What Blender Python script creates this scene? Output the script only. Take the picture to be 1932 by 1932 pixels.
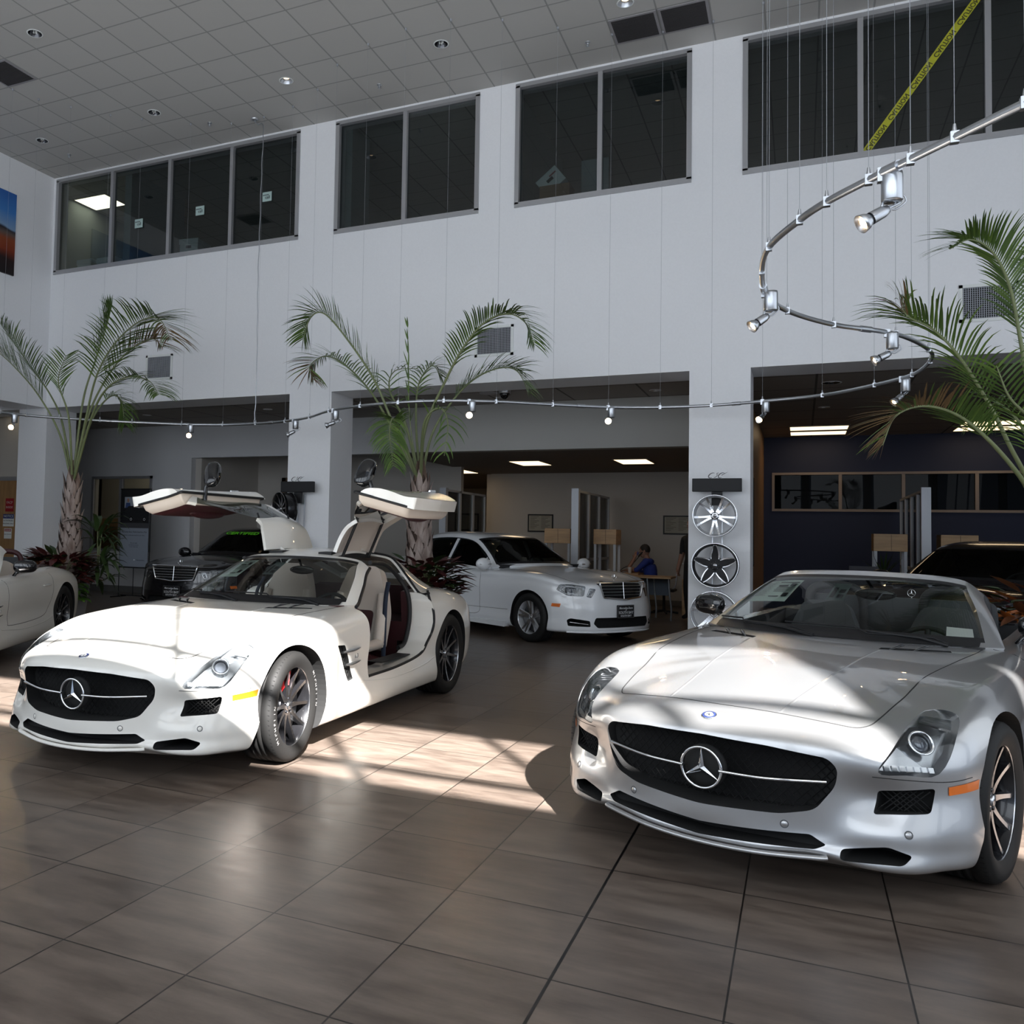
import bpy, bmesh, math, random
import numpy as np
from mathutils import Vector, Matrix, Euler
from mathutils.bvhtree import BVHTree
from mathutils.geometry import barycentric_transform, tessellate_polygon
for _o in list(bpy.data.objects): bpy.data.objects.remove(_o, do_unlink=True)
SC = bpy.context.scene; COL = SC.collection; PI = math.pi
random.seed(7)
R = math.radians

# ------------------------------------------------------------------ camera
cam_data = bpy.data.cameras.new('camera'); cam = bpy.data.objects.new('camera', cam_data); COL.objects.link(cam)
SC.camera = cam
cam_data.sensor_fit = 'HORIZONTAL'; cam_data.sensor_width = 36.0
cam_data.lens = 36.0*1656.94/1932
cam_data.shift_x = -(720.33-966)/1932
cam_data.shift_y = (935.53-966)/1932
cam_data.clip_start = 0.05; cam_data.clip_end = 200
_r = Vector((0.902309524, 0.430572938, 0.021082426)); _u = Vector((-6.76192934e-04, -4.74913671e-02, 9.98871420e-01)); _f = Vector((-0.431088235, 0.901305451, 0.0425607625))
cam.matrix_world = Matrix(((_r.x, _u.x, -_f.x, 0), (_r.y, _u.y, -_f.y, 0), (_r.z, _u.z, -_f.z, 1.399), (0, 0, 0, 1)))

# ------------------------------------------------------------------ view, sky, sun
SC.view_settings.view_transform = 'Standard'; SC.view_settings.look = 'None'
SC.view_settings.gamma = 1.0; SC.view_settings.exposure = 0.0
try: SC.view_settings.use_curve_mapping = False
except Exception: pass
W = bpy.data.worlds.new('World'); SC.world = W; W.use_nodes = True
W.node_tree.nodes['Background'].inputs[0].default_value = (0.55, 0.68, 0.9, 1)
W.node_tree.nodes['Background'].inputs[1].default_value = 0.6
sd = bpy.data.lights.new('sun', 'SUN'); sun = bpy.data.objects.new('sun', sd); COL.objects.link(sun)
SUN_TRAVEL = Vector((-0.753, 0.96, -1.0))
sun.rotation_euler = SUN_TRAVEL.to_track_quat('-Z', 'Y').to_euler(); sun.location = (8, -12, 14)
sd.energy = 45; sd.angle = R(0.6); sd.color = (1.0, 0.97, 0.945)

def area(name, loc, direction, sx, sy, power, color=(1, 1, 1), spread=180):
    l = bpy.data.lights.new(name, 'AREA'); l.shape = 'RECTANGLE'; l.size = sx; l.size_y = sy; l.energy = power; l.color = color
    l.spread = R(spread)
    o = bpy.data.objects.new(name, l); COL.objects.link(o); o.location = loc
    o.rotation_euler = Vector(direction).to_track_quat('-Z', 'Y').to_euler(); return o
DAY = (0.88, 0.94, 1.0)
# daylight through the glazed front wall behind the camera, one lamp per bay of glass
for k in range(7):
    area('window_daylight', (-10.4+2.35*k, -1.18, 3.45), (0, 1, 0.22), 1.95, 4.3, 66, DAY)
# daylight through the glazed side of the hall on the right
for k in range(3):
    area('window_daylight', (5.12, 1.2+2.6*k, 3.0), (-1, 0, 0.06), 2.2, 4.8, 40, DAY)

# ------------------------------------------------------------------ materials
MATS = {}
def mat(name, col=(.8, .8, .8), rough=.5, metal=0., coat=0., spec=.5, emit=None, estr=0., sheen=0.):
    if name in MATS: return MATS[name]
    m = bpy.data.materials.new(name); m.use_nodes = True; b = m.node_tree.nodes['Principled BSDF']
    b.inputs['Base Color'].default_value = (*col, 1); b.inputs['Roughness'].default_value = rough; b.inputs['Metallic'].default_value = metal
    b.inputs['Coat Weight'].default_value = coat; b.inputs['Coat Roughness'].default_value = .02; b.inputs['Specular IOR Level'].default_value = spec
    b.inputs['Sheen Weight'].default_value = sheen
    if emit: b.inputs['Emission Color'].default_value = (*emit, 1); b.inputs['Emission Strength'].default_value = estr
    m.diffuse_color = (*col, 1); MATS[name] = m; return m
def nodes(m): return m.node_tree.nodes, m.node_tree.links
def add_noise(m, scale, amt, c2=None, stretch=(1, 1, 1), detail=6, bump=0., lo=.35, hi=.65):
    n, l = nodes(m); b = n['Principled BSDF']; tc = n.new('ShaderNodeTexCoord'); mp = n.new('ShaderNodeMapping'); mp.inputs['Scale'].default_value = stretch
    l.new(tc.outputs['Object'], mp.inputs[0]); t = n.new('ShaderNodeTexNoise'); t.inputs['Scale'].default_value = scale; t.inputs['Detail'].default_value = detail
    l.new(mp.outputs[0], t.inputs[0]); r = n.new('ShaderNodeValToRGB'); c = b.inputs['Base Color'].default_value
    r.color_ramp.elements[0].position = lo; r.color_ramp.elements[1].position = hi
    r.color_ramp.elements[0].color = c; r.color_ramp.elements[1].color = (*(c2 or [min(1, x*(1+amt)) for x in c[:3]]), 1)
    l.new(t.outputs[0], r.inputs[0]); l.new(r.outputs[0], b.inputs['Base Color'])
    if bump:
        bp = n.new('ShaderNodeBump'); bp.inputs['Strength'].default_value = bump; bp.inputs['Distance'].default_value = .01
        l.new(t.outputs[0], bp.inputs['Height']); l.new(bp.outputs[0], b.inputs['Normal'])
    return m
def glassmat(name, tint=(.8, .85, .85), refl=1.45, rough=0.0, boost=0.0):
    m = bpy.data.materials.new(name); m.use_nodes = True; n, l = nodes(m); n.remove(n['Principled BSDF'])
    tr = n.new('ShaderNodeBsdfTransparent'); tr.inputs[0].default_value = (*tint, 1); g = n.new('ShaderNodeBsdfGlossy'); g.inputs['Roughness'].default_value = rough
    f = n.new('ShaderNodeFresnel'); f.inputs[0].default_value = refl; mx = n.new('ShaderNodeMixShader')
    if boost:
        a = n.new('ShaderNodeMath'); a.operation = 'ADD'; a.use_clamp = True; a.inputs[1].default_value = boost; l.new(f.outputs[0], a.inputs[0]); l.new(a.outputs[0], mx.inputs[0])
    else: l.new(f.outputs[0], mx.inputs[0])
    l.new(tr.outputs[0], mx.inputs[1]); l.new(g.outputs[0], mx.inputs[2]); l.new(mx.outputs[0], n['Material Output'].inputs[0]); MATS[name] = m; return m

M_white = mat('pearl_white_paint', (.76, .74, .685), .32, 0, 1.0, .5)
M_white2 = mat('polar_white_paint', (.76, .78, .80), .3, 0, 1.0, .5)
M_silver = mat('silver_metallic_paint', (.47, .475, .48), .34, .80, 1.0)
M_mesh = mat('black_mesh', (.010, .010, .010), .7, spec=.2)
M_blackp = mat('black_paint', (.008, .008, .010), .22, 0, 1.0)
M_black = mat('black_plastic', (.012, .012, .013), .5, spec=.3)
M_blackg = mat('gloss_black', (.006, .006, .007), .08, 0, .6)
M_rubber = mat('tyre_rubber', (.011, .0108, .0105), .65, spec=.35)
M_void = mat('dark_recess', (.006, .006, .006), .8)
M_chrome = mat('chrome', (.82, .83, .84), .07, 1.0)
M_alu = mat('brushed_aluminium', (.55, .57, .6), .32, 1.0)
M_rimface = mat('machined_rim_face', (.72, .73, .75), .22, 1.0)
M_rimblack = mat('black_rim', (.015, .015, .017), .25, .4, .5)
M_rimsil = mat('silver_rim', (.66, .67, .69), .32, .45, .5)
M_disc = mat('brake_disc_steel', (.16, .16, .165), .4, 1.0)
M_red = mat('red_caliper', (.62, .012, .014), .3, 0, .8)
M_leather = mat('cream_leather', (.60, .53, .46), .55)
M_burg = mat('burgundy_trim', (.045, .008, .010), .5)
M_dark = mat('dark_interior', (.02, .02, .022), .6)
M_grey = mat('grey_leather', (.06, .065, .07), .5)
M_amber = mat('amber_marker', (.70, .15, .008), .3, 0, .5)
M_lampsil = mat('lamp_reflector', (.62, .64, .66), .18, .9)
M_lampdark = mat('lamp_bezel', (.46, .47, .48), .25, .7)
M_paper = mat('paper', (.78, .80, .78), .7)
M_ink = mat('printed_ink', (.03, .03, .035), .7)
G_wind = glassmat('windscreen_glass', (.80, .86, .84), 1.45)
G_side = glassmat('side_glass', (.25, .30, .30), 1.5)
G_lens = glassmat('headlamp_lens', (.92, .94, .95), 1.45)

# ------------------------------------------------------------------ object helpers
def link(o, parent=None):
    COL.objects.link(o)
    if parent is not None: o.parent = parent
    return o
def empty(name, label, cat, loc=(0, 0, 0), rz=0, group=None):
    o = bpy.data.objects.new(name, None); COL.objects.link(o); o.location = loc; o.rotation_euler = (0, 0, rz); o.empty_display_size = .1
    o['label'] = label; o['category'] = cat
    if group: o['group'] = group
    return o
def tag(o, label, cat, group=None, kind=None):
    if kind: o['kind'] = kind
    if label: o['label'] = label
    if cat: o['category'] = cat
    if group: o['group'] = group
    return o
def struct(o): o['kind'] = 'structure'; return o

class MB:
    """collects shapes; build() links them as one mesh object"""
    def __init__(s): s.v = []; s.f = []; s.m = []; s.sm = []
    def add(s, vs, fs, mi=0, smooth=False):
        k = len(s.v); s.v += [tuple(p) for p in vs]; s.f += [tuple(i+k for i in f) for f in fs]; s.m += [mi]*len(fs); s.sm += [smooth]*len(fs); return s
    def box(s, x0, y0, z0, x1, y1, z1, mi=0, M=None):
        vs = [Vector(p) for p in ((x0, y0, z0), (x1, y0, z0), (x1, y1, z0), (x0, y1, z0), (x0, y0, z1), (x1, y0, z1), (x1, y1, z1), (x0, y1, z1))]
        if M is not None: vs = [M @ p for p in vs]
        return s.add(vs, [(0, 3, 2, 1), (4, 5, 6, 7), (0, 1, 5, 4), (1, 2, 6, 5), (2, 3, 7, 6), (3, 0, 4, 7)], mi)
    def cbox(s, c, d, mi=0, M=None):
        return s.box(c[0]-d[0]/2, c[1]-d[1]/2, c[2]-d[2]/2, c[0]+d[0]/2, c[1]+d[1]/2, c[2]+d[2]/2, mi, M)
    def tube(s, pts, r, n=8, mi=0, caps=True, flat=None, closed=False, up=None):
        pts = [Vector(p) for p in pts]; N = len(pts)
        rs = r if isinstance(r, (list, tuple)) else [r]*N
        vs = []; prev = Vector(up) if up else None
        for i, p in enumerate(pts):
            a = pts[(i-1) % N] if closed else pts[max(0, i-1)]; b = pts[(i+1) % N] if closed else pts[min(N-1, i+1)]
            t = (b-a); t = t.normalized() if t.length > 1e-9 else Vector((0, 0, 1))
            if prev is None: prev = Vector((0, 0, 1)) if abs(t.z) < .9 else Vector((1, 0, 0))
            u = prev-t*prev.dot(t)
            u = u.normalized() if u.length > 1e-6 else t.orthogonal().normalized()
            prev = u; w = t.cross(u)
            for k in range(n):
                an = 2*PI*k/n; fa = flat if flat else 1.0
                vs.append(p+u*math.cos(an)*rs[i]*fa+w*math.sin(an)*rs[i])
        fs = []
        for i in range(N if closed else N-1):
            for k in range(n):
                j = (i+1) % N
                fs.append((i*n+k, i*n+(k+1) % n, j*n+(k+1) % n, j*n+k))
        s.add(vs, fs, mi, True)
        if caps and not closed: s.add(vs[:n], [tuple(range(n))[::-1]], mi); s.add(vs[-n:], [tuple(range(n))], mi)
        return s
    def lathe(s, prof, n=24, M=None, mi=0, smooth=True, cap=False):
        vs = []; 
        for r, z in prof:
            for k in range(n): vs.append(Vector((r*math.cos(2*PI*k/n), r*math.sin(2*PI*k/n), z)))
        if M is not None: vs = [M @ p for p in vs]
        fs = []
        for i in range(len(prof)-1):
            for k in range(n): fs.append((i*n+k, i*n+(k+1) % n, (i+1)*n+(k+1) % n, (i+1)*n+k))
        if cap: fs.append(tuple(range(n))[::-1]); fs.append(tuple((len(prof)-1)*n+k for k in range(n)))
        return s.add(vs, fs, mi, smooth)
    def sphere(s, c, r, n=16, m=10, mi=0, M=None):
        sc = r if isinstance(r, (list, tuple)) else (r, r, r); vs = []
        for i in range(m+1):
            a = -PI/2+PI*i/m
            for k in range(n): vs.append(Vector((c[0]+sc[0]*math.cos(a)*math.cos(2*PI*k/n), c[1]+sc[1]*math.cos(a)*math.sin(2*PI*k/n), c[2]+sc[2]*math.sin(a))))
        if M is not None: vs = [M @ p for p in vs]
        return s.add(vs, [(i*n+k, i*n+(k+1) % n, (i+1)*n+(k+1) % n, (i+1)*n+k) for i in range(m) for k in range(n)], mi, True)
    def prism(s, outline, a, b, axis=1, mi=0, M=None, mcap=None):
        """outline of 2D points, extruded from a to b along axis"""
        n = len(outline)
        def P(q, t):
            if axis == 0: return Vector((t, q[0], q[1]))
            if axis == 1: return Vector((q[0], t, q[1]))
            return Vector((q[0], q[1], t))
        vs = [P(q, a) for q in outline]+[P(q, b) for q in outline]
        if M is not None: vs = [M @ p for p in vs]
        s.add(vs, [(i, (i+1) % n, n+(i+1) % n, n+i) for i in range(n)], mi)
        s.add(vs[:n], [tuple(range(n))[::-1]], mi if mcap is None else mcap); s.add(vs[n:], [tuple(range(n))], mi if mcap is None else mcap)
        return s
    def grid(s, G, mi=0, smooth=True, closed_u=False, skip=None, mfun=None):
        nu, nv = len(G), len(G[0]); vs = [G[i][j] for i in range(nu) for j in range(nv)]; k0 = len(s.v); s.v += [tuple(p) for p in vs]
        for i in range(nu if closed_u else nu-1):
            for j in range(nv-1):
                if skip and skip(i, j): continue
                i2 = (i+1) % nu
                s.f.append((k0+i*nv+j, k0+i2*nv+j, k0+i2*nv+j+1, k0+i*nv+j+1)); s.m.append(mfun(i, j) if mfun else mi); s.sm.append(smooth)
        return s
    def mesh(s, name, mats, fix=True, merge=0):
        me = bpy.data.meshes.new(name); me.from_pydata(s.v, [], s.f); me.update()
        for x in mats: me.materials.append(x)
        me.polygons.foreach_set('material_index', s.m); me.polygons.foreach_set('use_smooth', s.sm)
        if fix or merge:
            bm = bmesh.new(); bm.from_mesh(me)
            if merge: bmesh.ops.remove_doubles(bm, verts=bm.verts, dist=merge)
            if fix: bmesh.ops.recalc_face_normals(bm, faces=bm.faces)
            bm.to_mesh(me); bm.free()
        return me
    def build(s, name, mats, parent=None, fix=True, bevel=0, sharp=None, merge=0, label=None):
        if not isinstance(mats, (list, tuple)): mats = [mats]
        me = s.mesh(name, mats, fix, merge); o = bpy.data.objects.new(name, me); link(o, parent)
        if sharp is not None: me.set_sharp_from_angle(angle=R(sharp))
        if bevel:
            b = o.modifiers.new('bevel', 'BEVEL'); b.width = bevel; b.segments = 2; b.limit_method = 'ANGLE'; b.angle_limit = R(40)
        if label: o['label'] = label
        return o
def T(x, y, z): return Matrix.Translation((x, y, z))
def RX(a): return Matrix.Rotation(a, 4, 'X')
def RY(a): return Matrix.Rotation(a, 4, 'Y')
def RZ(a): return Matrix.Rotation(a, 4, 'Z')
def crm(P, n, closed=False, ghost_end=None):
    """Catmull-Rom refinement along axis 0"""
    P = np.asarray(P, float); N = len(P); out = []
    def g(i):
        if closed: return P[i % N]
        if i < 0: return 2*P[0]-P[1]
        if i >= N: return ghost_end if ghost_end is not None else 2*P[-1]-P[-2]
        return P[i]
    for i in range(N if closed else N-1):
        a, b, c, d = g(i-1), g(i), g(i+1), g(i+2)
        for k in range(n):
            t = k/n; out.append(.5*((2*b)+(-a+c)*t+(2*a-5*b+4*c-d)*t*t+(-a+3*b-3*c+d)*t**3))
    if not closed: out.append(P[-1])
    return np.array(out)
def curve_pts(P, n=8, closed=False): return [Vector(p) for p in crm([tuple(q) for q in P], n, closed)]
def round_poly(P, r, n=5):
    out = []; N = len(P); P = [Vector((*p, 0)) for p in P]
    for i in range(N):
        a, b, c = P[i-1], P[i], P[(i+1) % N]; d1 = (a-b); d2 = (c-b); rr = min(r, d1.length*.45, d2.length*.45)
        p = b+d1.normalized()*rr; q = b+d2.normalized()*rr
        for k in range(n+1):
            t = k/n; w = p*(1-t)**2+b*2*t*(1-t)+q*t*t; out.append((w.x, w.y))
    return out
def eval_mesh(o):
    bpy.context.view_layer.update(); dg = bpy.context.evaluated_depsgraph_get()
    return bpy.data.meshes.new_from_object(o.evaluated_get(dg), preserve_all_data_layers=True, depsgraph=dg)
def boolean(o, cutters, op='DIFFERENCE'):
    par = o.parent; o.parent = None
    for c in cutters:
        m = o.modifiers.new('b', 'BOOLEAN'); m.operation = op; m.solver = 'EXACT'; m.object = c
        try: m.material_mode = 'TRANSFER'
        except Exception: pass
        me = eval_mesh(o); o.modifiers.clear(); old = o.data; o.data = me
        if old.users == 0: bpy.data.meshes.remove(old)
    for c in cutters:
        cm = c.data; bpy.data.objects.remove(c, do_unlink=True)
        if cm.users == 0: bpy.data.meshes.remove(cm)
    o.parent = par
    return o
class Surf:
    """reference surface: ray casts and smooth normals"""
    def __init__(s, me):
        me.calc_loop_triangles(); s.v = [v.co.copy() for v in me.vertices]; s.n = [v.normal.copy() for v in me.vertices]
        s.t = [tuple(t.vertices) for t in me.loop_triangles]; s.b = BVHTree.FromPolygons(s.v, s.t)
    def normal(s, p):
        loc, nr, i, d = s.b.find_nearest(p)
        a, b, c = s.t[i]
        q = barycentric_transform(loc, s.v[a], s.v[b], s.v[c], s.n[a], s.n[b], s.n[c]); q.normalize(); return q, d
    def ray(s, o, d):
        loc, nr, i, dist = s.b.ray_cast(Vector(o), Vector(d).normalized()); return loc
def smooth_like(me, surf, slot=0):
    """custom normals for the faces that lie on the reference surface"""
    nrm = [None]*len(me.loops); cache = {}
    for p in me.polygons:
        fn = p.normal.copy(); on = p.material_index == slot
        for li in p.loop_indices:
            vi = me.loops[li].vertex_index
            if on:
                if vi not in cache: cache[vi] = surf.normal(me.vertices[vi].co)
                q, d = cache[vi]
                nrm[li] = q if (d < 2e-4 and q.dot(fn) > .6) else fn
            else: nrm[li] = fn
    for p in me.polygons: p.use_smooth = True
    me.normals_split_custom_set([tuple(x) for x in nrm])
def text_obj(name, txt, size, material, parent=None, M=None, extrude=.001, align='CENTER', bold=0.0, xs=1.0):
    cu = bpy.data.curves.new(name, 'FONT'); cu.body = txt; cu.size = size; cu.extrude = extrude; cu.align_x = align; cu.align_y = 'CENTER'; cu.offset = bold; cu.resolution_u = 3
    t = bpy.data.objects.new(name, cu); COL.objects.link(t); me = eval_mesh(t); bpy.data.objects.remove(t, do_unlink=True); bpy.data.curves.remove(cu)
    if xs != 1.0: me.transform(Matrix.Diagonal((xs, 1, 1, 1)))
    if M is not None: me.transform(M)
    me.materials.clear(); me.materials.append(material); me.name = name
    o = bpy.data.objects.new(name, me); link(o, parent); return o
def frame(origin, xdir, zdir):
    """matrix whose local x runs along xdir, local y along zdir (text upright), local z out of the face"""
    x = Vector(xdir).normalized(); y = Vector(zdir).normalized(); z = x.cross(y); y = z.cross(x)
    return Matrix(((x.x, y.x, z.x, origin[0]), (x.y, y.y, z.y, origin[1]), (x.z, y.z, z.z, origin[2]), (0, 0, 0, 1)))
# ------------------------------------------------------------------ the hall
H = 7.65; D = 11.44; ZO = 3.5; ZC = 3.6
def math_node(n, l, op, a, b=None):
    m = n.new('ShaderNodeMath'); m.operation = op
    for i, v in enumerate((a, b)):
        if v is None: continue
        if isinstance(v, (int, float)): m.inputs[i].default_value = v
        else: l.new(v, m.inputs[i])
    return m.outputs[0]
def tile_mat(name, ox, oy, ts, grout_w, base, base2, grout, rough, streak=None, joint=None, vary=.25, rvar=0.0, bump=.4):
    m = mat(name, base, rough); n, l = nodes(m); b = n['Principled BSDF']
    geo = n.new('ShaderNodeNewGeometry'); sx = n.new('ShaderNodeSeparateXYZ'); l.new(geo.outputs['Position'], sx.inputs[0])
    u = math_node(n, l, 'DIVIDE', math_node(n, l, 'SUBTRACT', sx.outputs[0], ox), ts); v = math_node(n, l, 'DIVIDE', math_node(n, l, 'SUBTRACT', sx.outputs[1], oy), ts)
    def edge(w, width):
        f = math_node(n, l, 'FRACT', w); e = math_node(n, l, 'MINIMUM', f, math_node(n, l, 'SUBTRACT', 1.0, f)); return math_node(n, l, 'LESS_THAN', e, width/ts/2)
    g = math_node(n, l, 'MAXIMUM', edge(u, grout_w), edge(v, grout_w))
    if joint is not None:
        j = math_node(n, l, 'LESS_THAN', math_node(n, l, 'ABSOLUTE', math_node(n, l, 'SUBTRACT', sx.outputs[0], joint)), .0055); 
    fu = math_node(n, l, 'FLOOR', u); fv = math_node(n, l, 'FLOOR', v); cb = n.new('ShaderNodeCombineXYZ'); l.new(fu, cb.inputs[0]); l.new(fv, cb.inputs[1])
    wn = n.new('ShaderNodeTexWhiteNoise'); l.new(cb.outputs[0], wn.inputs[0])
    mix = n.new('ShaderNodeMix'); mix.data_type = 'RGBA'; mix.inputs[6].default_value = (*base, 1); mix.inputs[7].default_value = (*base2, 1)
    if streak:
        off = n.new('ShaderNodeVectorMath'); off.operation = 'MULTIPLY_ADD'; off.inputs[1].default_value = (7, 7, 7); l.new(cb.outputs[0], off.inputs[0]); l.new(geo.outputs['Position'], off.inputs[2])
        mp = n.new('ShaderNodeMapping'); mp.inputs['Scale'].default_value = streak; l.new(off.outputs[0], mp.inputs[0])
        nz = n.new('ShaderNodeTexNoise'); nz.inputs['Scale'].default_value = 1.0; nz.inputs['Detail'].default_value = 9; nz.inputs['Roughness'].default_value = .68; l.new(mp.outputs[0], nz.inputs[0])
        rp = n.new('ShaderNodeMapRange'); rp.inputs[1].default_value = .36; rp.inputs[2].default_value = .66; l.new(nz.outputs[0], rp.inputs[0])
        fac = math_node(n, l, 'ADD', math_node(n, l, 'MULTIPLY', rp.outputs[0], .75), math_node(n, l, 'MULTIPLY', wn.outputs[0], vary))
        rr = math_node(n, l, 'ADD', rough, math_node(n, l, 'MULTIPLY', rp.outputs[0], rvar)); l.new(rr, b.inputs['Roughness'])
    else: fac = math_node(n, l, 'MULTIPLY', wn.outputs[0], vary)
    l.new(fac, mix.inputs[0])
    mg = n.new('ShaderNodeMix'); mg.data_type = 'RGBA'; mg.inputs[7].default_value = (*grout, 1); l.new(g, mg.inputs[0]); l.new(mix.outputs[2], mg.inputs[6]); outc = mg.outputs[2]
    if joint is not None:
        mj = n.new('ShaderNodeMix'); mj.data_type = 'RGBA'; mj.inputs[7].default_value = (.004, .004, .004, 1); l.new(j, mj.inputs[0]); l.new(outc, mj.inputs[6]); outc = mj.outputs[2]
    l.new(outc, b.inputs['Base Color'])
    bp = n.new('ShaderNodeBump'); bp.inputs['Strength'].default_value = bump; bp.inputs['Distance'].default_value = .003; bp.invert = True; l.new(g, bp.inputs['Height']); l.new(bp.outputs[0], b.inputs['Normal'])
    return m
M_floor = tile_mat('stone_floor_tile', -2.257, 2.2915, .5133, .0065, (.066, .049, .039), (.175, .139, .114), (.014, .011, .009), .30, (2.2, 9.0, 1), -.717, .30, .12, .5)
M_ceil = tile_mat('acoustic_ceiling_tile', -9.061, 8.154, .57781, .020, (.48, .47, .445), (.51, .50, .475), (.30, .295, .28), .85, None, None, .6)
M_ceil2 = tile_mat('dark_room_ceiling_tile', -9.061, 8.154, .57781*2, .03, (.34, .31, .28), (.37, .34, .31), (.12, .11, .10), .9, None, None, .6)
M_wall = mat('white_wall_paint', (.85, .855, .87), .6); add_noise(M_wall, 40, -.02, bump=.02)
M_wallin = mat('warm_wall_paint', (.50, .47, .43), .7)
M_blue = mat('navy_wall_paint', (.012, .020, .062), .6)
M_wood = mat('maple_laminate', (.42, .26, .12), .45); add_noise(M_wood, 3, .25, stretch=(1, 1, 8), detail=5)
M_ply = mat('door_veneer', (.30, .17, .075), .4); add_noise(M_ply, 2.5, .3, stretch=(6, 6, 1), detail=5)
M_frame = mat('anodised_frame', (.42, .42, .43), .4, .5)
M_lightpanel = mat('fluorescent_panel', (.9, .85, .7), .5, emit=(1.0, .86, .62), estr=1.6)
M_lightpanel2 = mat('office_troffer_glow', (.9, .8, .6), .5, emit=(1.0, .74, .45), estr=2.2)
G_up = glassmat('tinted_upper_glass', (.34, .40, .40), 1.52, boost=.05)
G_clear = glassmat('clear_glass', (.78, .82, .82), 1.5)

struct(MB().box(-20, -1.5, -.2, 9, 26, 0).build('floor', [M_floor]))
struct(MB().box(-12.8, -1.5, H, 8.25, D+.25, H+.3).build('ceiling', [M_ceil]))
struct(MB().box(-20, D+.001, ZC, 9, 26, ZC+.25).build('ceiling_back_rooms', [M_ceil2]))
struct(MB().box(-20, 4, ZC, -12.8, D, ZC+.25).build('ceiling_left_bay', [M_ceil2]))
# back wall with its clerestory and the three openings below
WX = [(-12.03, -7.02), (-6.33, -4.10), (-3.52, -1.28), (-.625, 3.10), (3.8, 6.9)]
mb = MB(); z0, z1 = 5.93, 7.58
mb.box(-20, D, ZO, 8.25, D+.70, z0-.0); mb.box(-12.8, D, z1, 8.25, D+.25, H)
xs = [-12.8]+[v for w in WX for v in w]+[8.25]
for i in range(0, len(xs), 2): mb.box(xs[i], D, z0, xs[i+1], D+.25, z1)
mb.box(-7.07, D, 0, -6.34, D+.70, ZO); mb.box(-1.26, D, 0, -.555, D+.70, ZO); mb.box(-12.78, D, 0, -12.10, D+.70, ZO-.001); mb.box(6.2, D, 0, 8.25, D+.7, ZO)
struct(mb.build('wall_back', [M_wall]))
# soffit undersides are painted darker grey like the bulkhead trim in the room
struct(MB().box(-12.78, -1.5, ZO, -12.13, D-.001, H).box(-12.78, -1.5, 0, -12.13, 4.5, ZO).build('wall_left', [M_wall]))
struct(MB().box(8.0, -1.5, 5.75, 8.25, D, H).box(8.0, -1.5, 0, 8.25, D, .15).box(8.0, -1.5, .15, 8.25, -.3, 5.75).box(8.0, 7.6, .15, 8.25, D, 5.75).build('wall_right', [M_wall]))
# front wall: five-metre glazing below an added sun-blocking slab, clerestory above
mb = MB(); FY = -1.25
mb.box(-12.8, FY-.12, 0, 8.25, FY, .12); mb.box(-12.8, FY-.12, 5.72, 8.25, FY, 5.99); mb.box(-12.8, FY-.12, 7.62, 8.25, FY, H)
for k in range(9): x = -11.6+2.35*k; mb.box(x-.14, FY-.12, .12, x+.14, FY, 5.72)
mb.box(-12.8, FY-.12, 5.99, -1.6, FY, 7.62); mb.box(7.6, FY-.12, 5.99, 8.25, FY, 7.62)
mb.box(-1.6, FY-.06, 6.295, 7.6, FY-.01, 6.37)
for k in range(-4, 3): x = 3.63+1.33*k+1.33; mb.box(x-.03, FY-.06, 5.99, x+.03, FY-.01, 7.62)
mb.prism([(4.45, 5.985), (4.92, 7.625), (5.80, 7.625), (5.70, 5.985)], FY-.10, FY-.02, 1)  # unseen slanted panel, added to throw shade across the silver car's bonnet
struct(mb.build('wall_front', [M_wall]))
struct(MB().box(-16, -10.5, 5.76, 15, FY-.13, 5.90).box(8.27, FY-.13, 5.76, 15, 12, 5.90).build('added_sun_blocker', [M_wall]))  # unseen outside slabs, added to keep sun out of the lower openings

def window(idx, x0, x1, muls, zb=5.93, zt=7.58, y=D):
    w = struct(MB().box(x0-.03, y-.02, zb-.045, x1+.03, y+.10, zb+.025).box(x0-.03, y-.02, zt-.025, x1+.03, y+.10, zt+.03).box(x0-.03, y-.02, zb, x0+.03, y+.10, zt).box(x1-.03, y-.02, zb, x1+.03, y+.10, zt).build('window_%d' % idx, [M_frame]))
    xs = [x0]+muls+[x1]
    for m in muls: MB().box(m-.03, y-.01, zb, m+.03, y+.09, zt).build('window_mullion', [M_frame], w)
    for a, b in zip(xs[:-1], xs[1:]): MB().add([(a+.03, y+.05, zb), (b-.03, y+.05, zb), (b-.03, y+.05, zt), (a+.03, y+.05, zt)], [(0, 1, 2, 3)]).build('window_pane', [G_up], w)
    return w
window(1, -12.03, -7.02, [-10.77, -9.52, -8.27]); window(2, -6.33, -4.10, [-5.22]); window(3, -3.52, -1.28, [-2.40]); window(4, -.625, 3.10, [.62, 1.865]); window(5, 3.8, 6.9, [5.35])
# rooms behind the clerestory
struct(MB().box(-12.8, D+.26, 5.70, 8.25, 16, 5.80).build('floor_upper', [mat('upper_floor_carpet', (.05, .05, .05), .9)]))
struct(MB().box(-12.8, D+.26, H, 8.25, 16, H+.2).build('ceiling_upper', [M_ceil]))
struct(MB().box(-12.8, 15.8, 5.8, 8.25, 16, H).box(-12.8, D+.26, 5.8, -12.6, 15.8, H).box(8.1, D+.26, 5.8, 8.25, 15.8, H).box(-10.75, D+.30, 5.8, -10.6, 13.2, H).box(-3.72, D+.26, 5.8, -3.58, 14.2, H).box(-6.35, D+.26, 5.8, -6.22, 12.3, H).build('wall_upper', [mat('upper_room_paint', (.34, .38, .38), .8)]))
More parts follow.
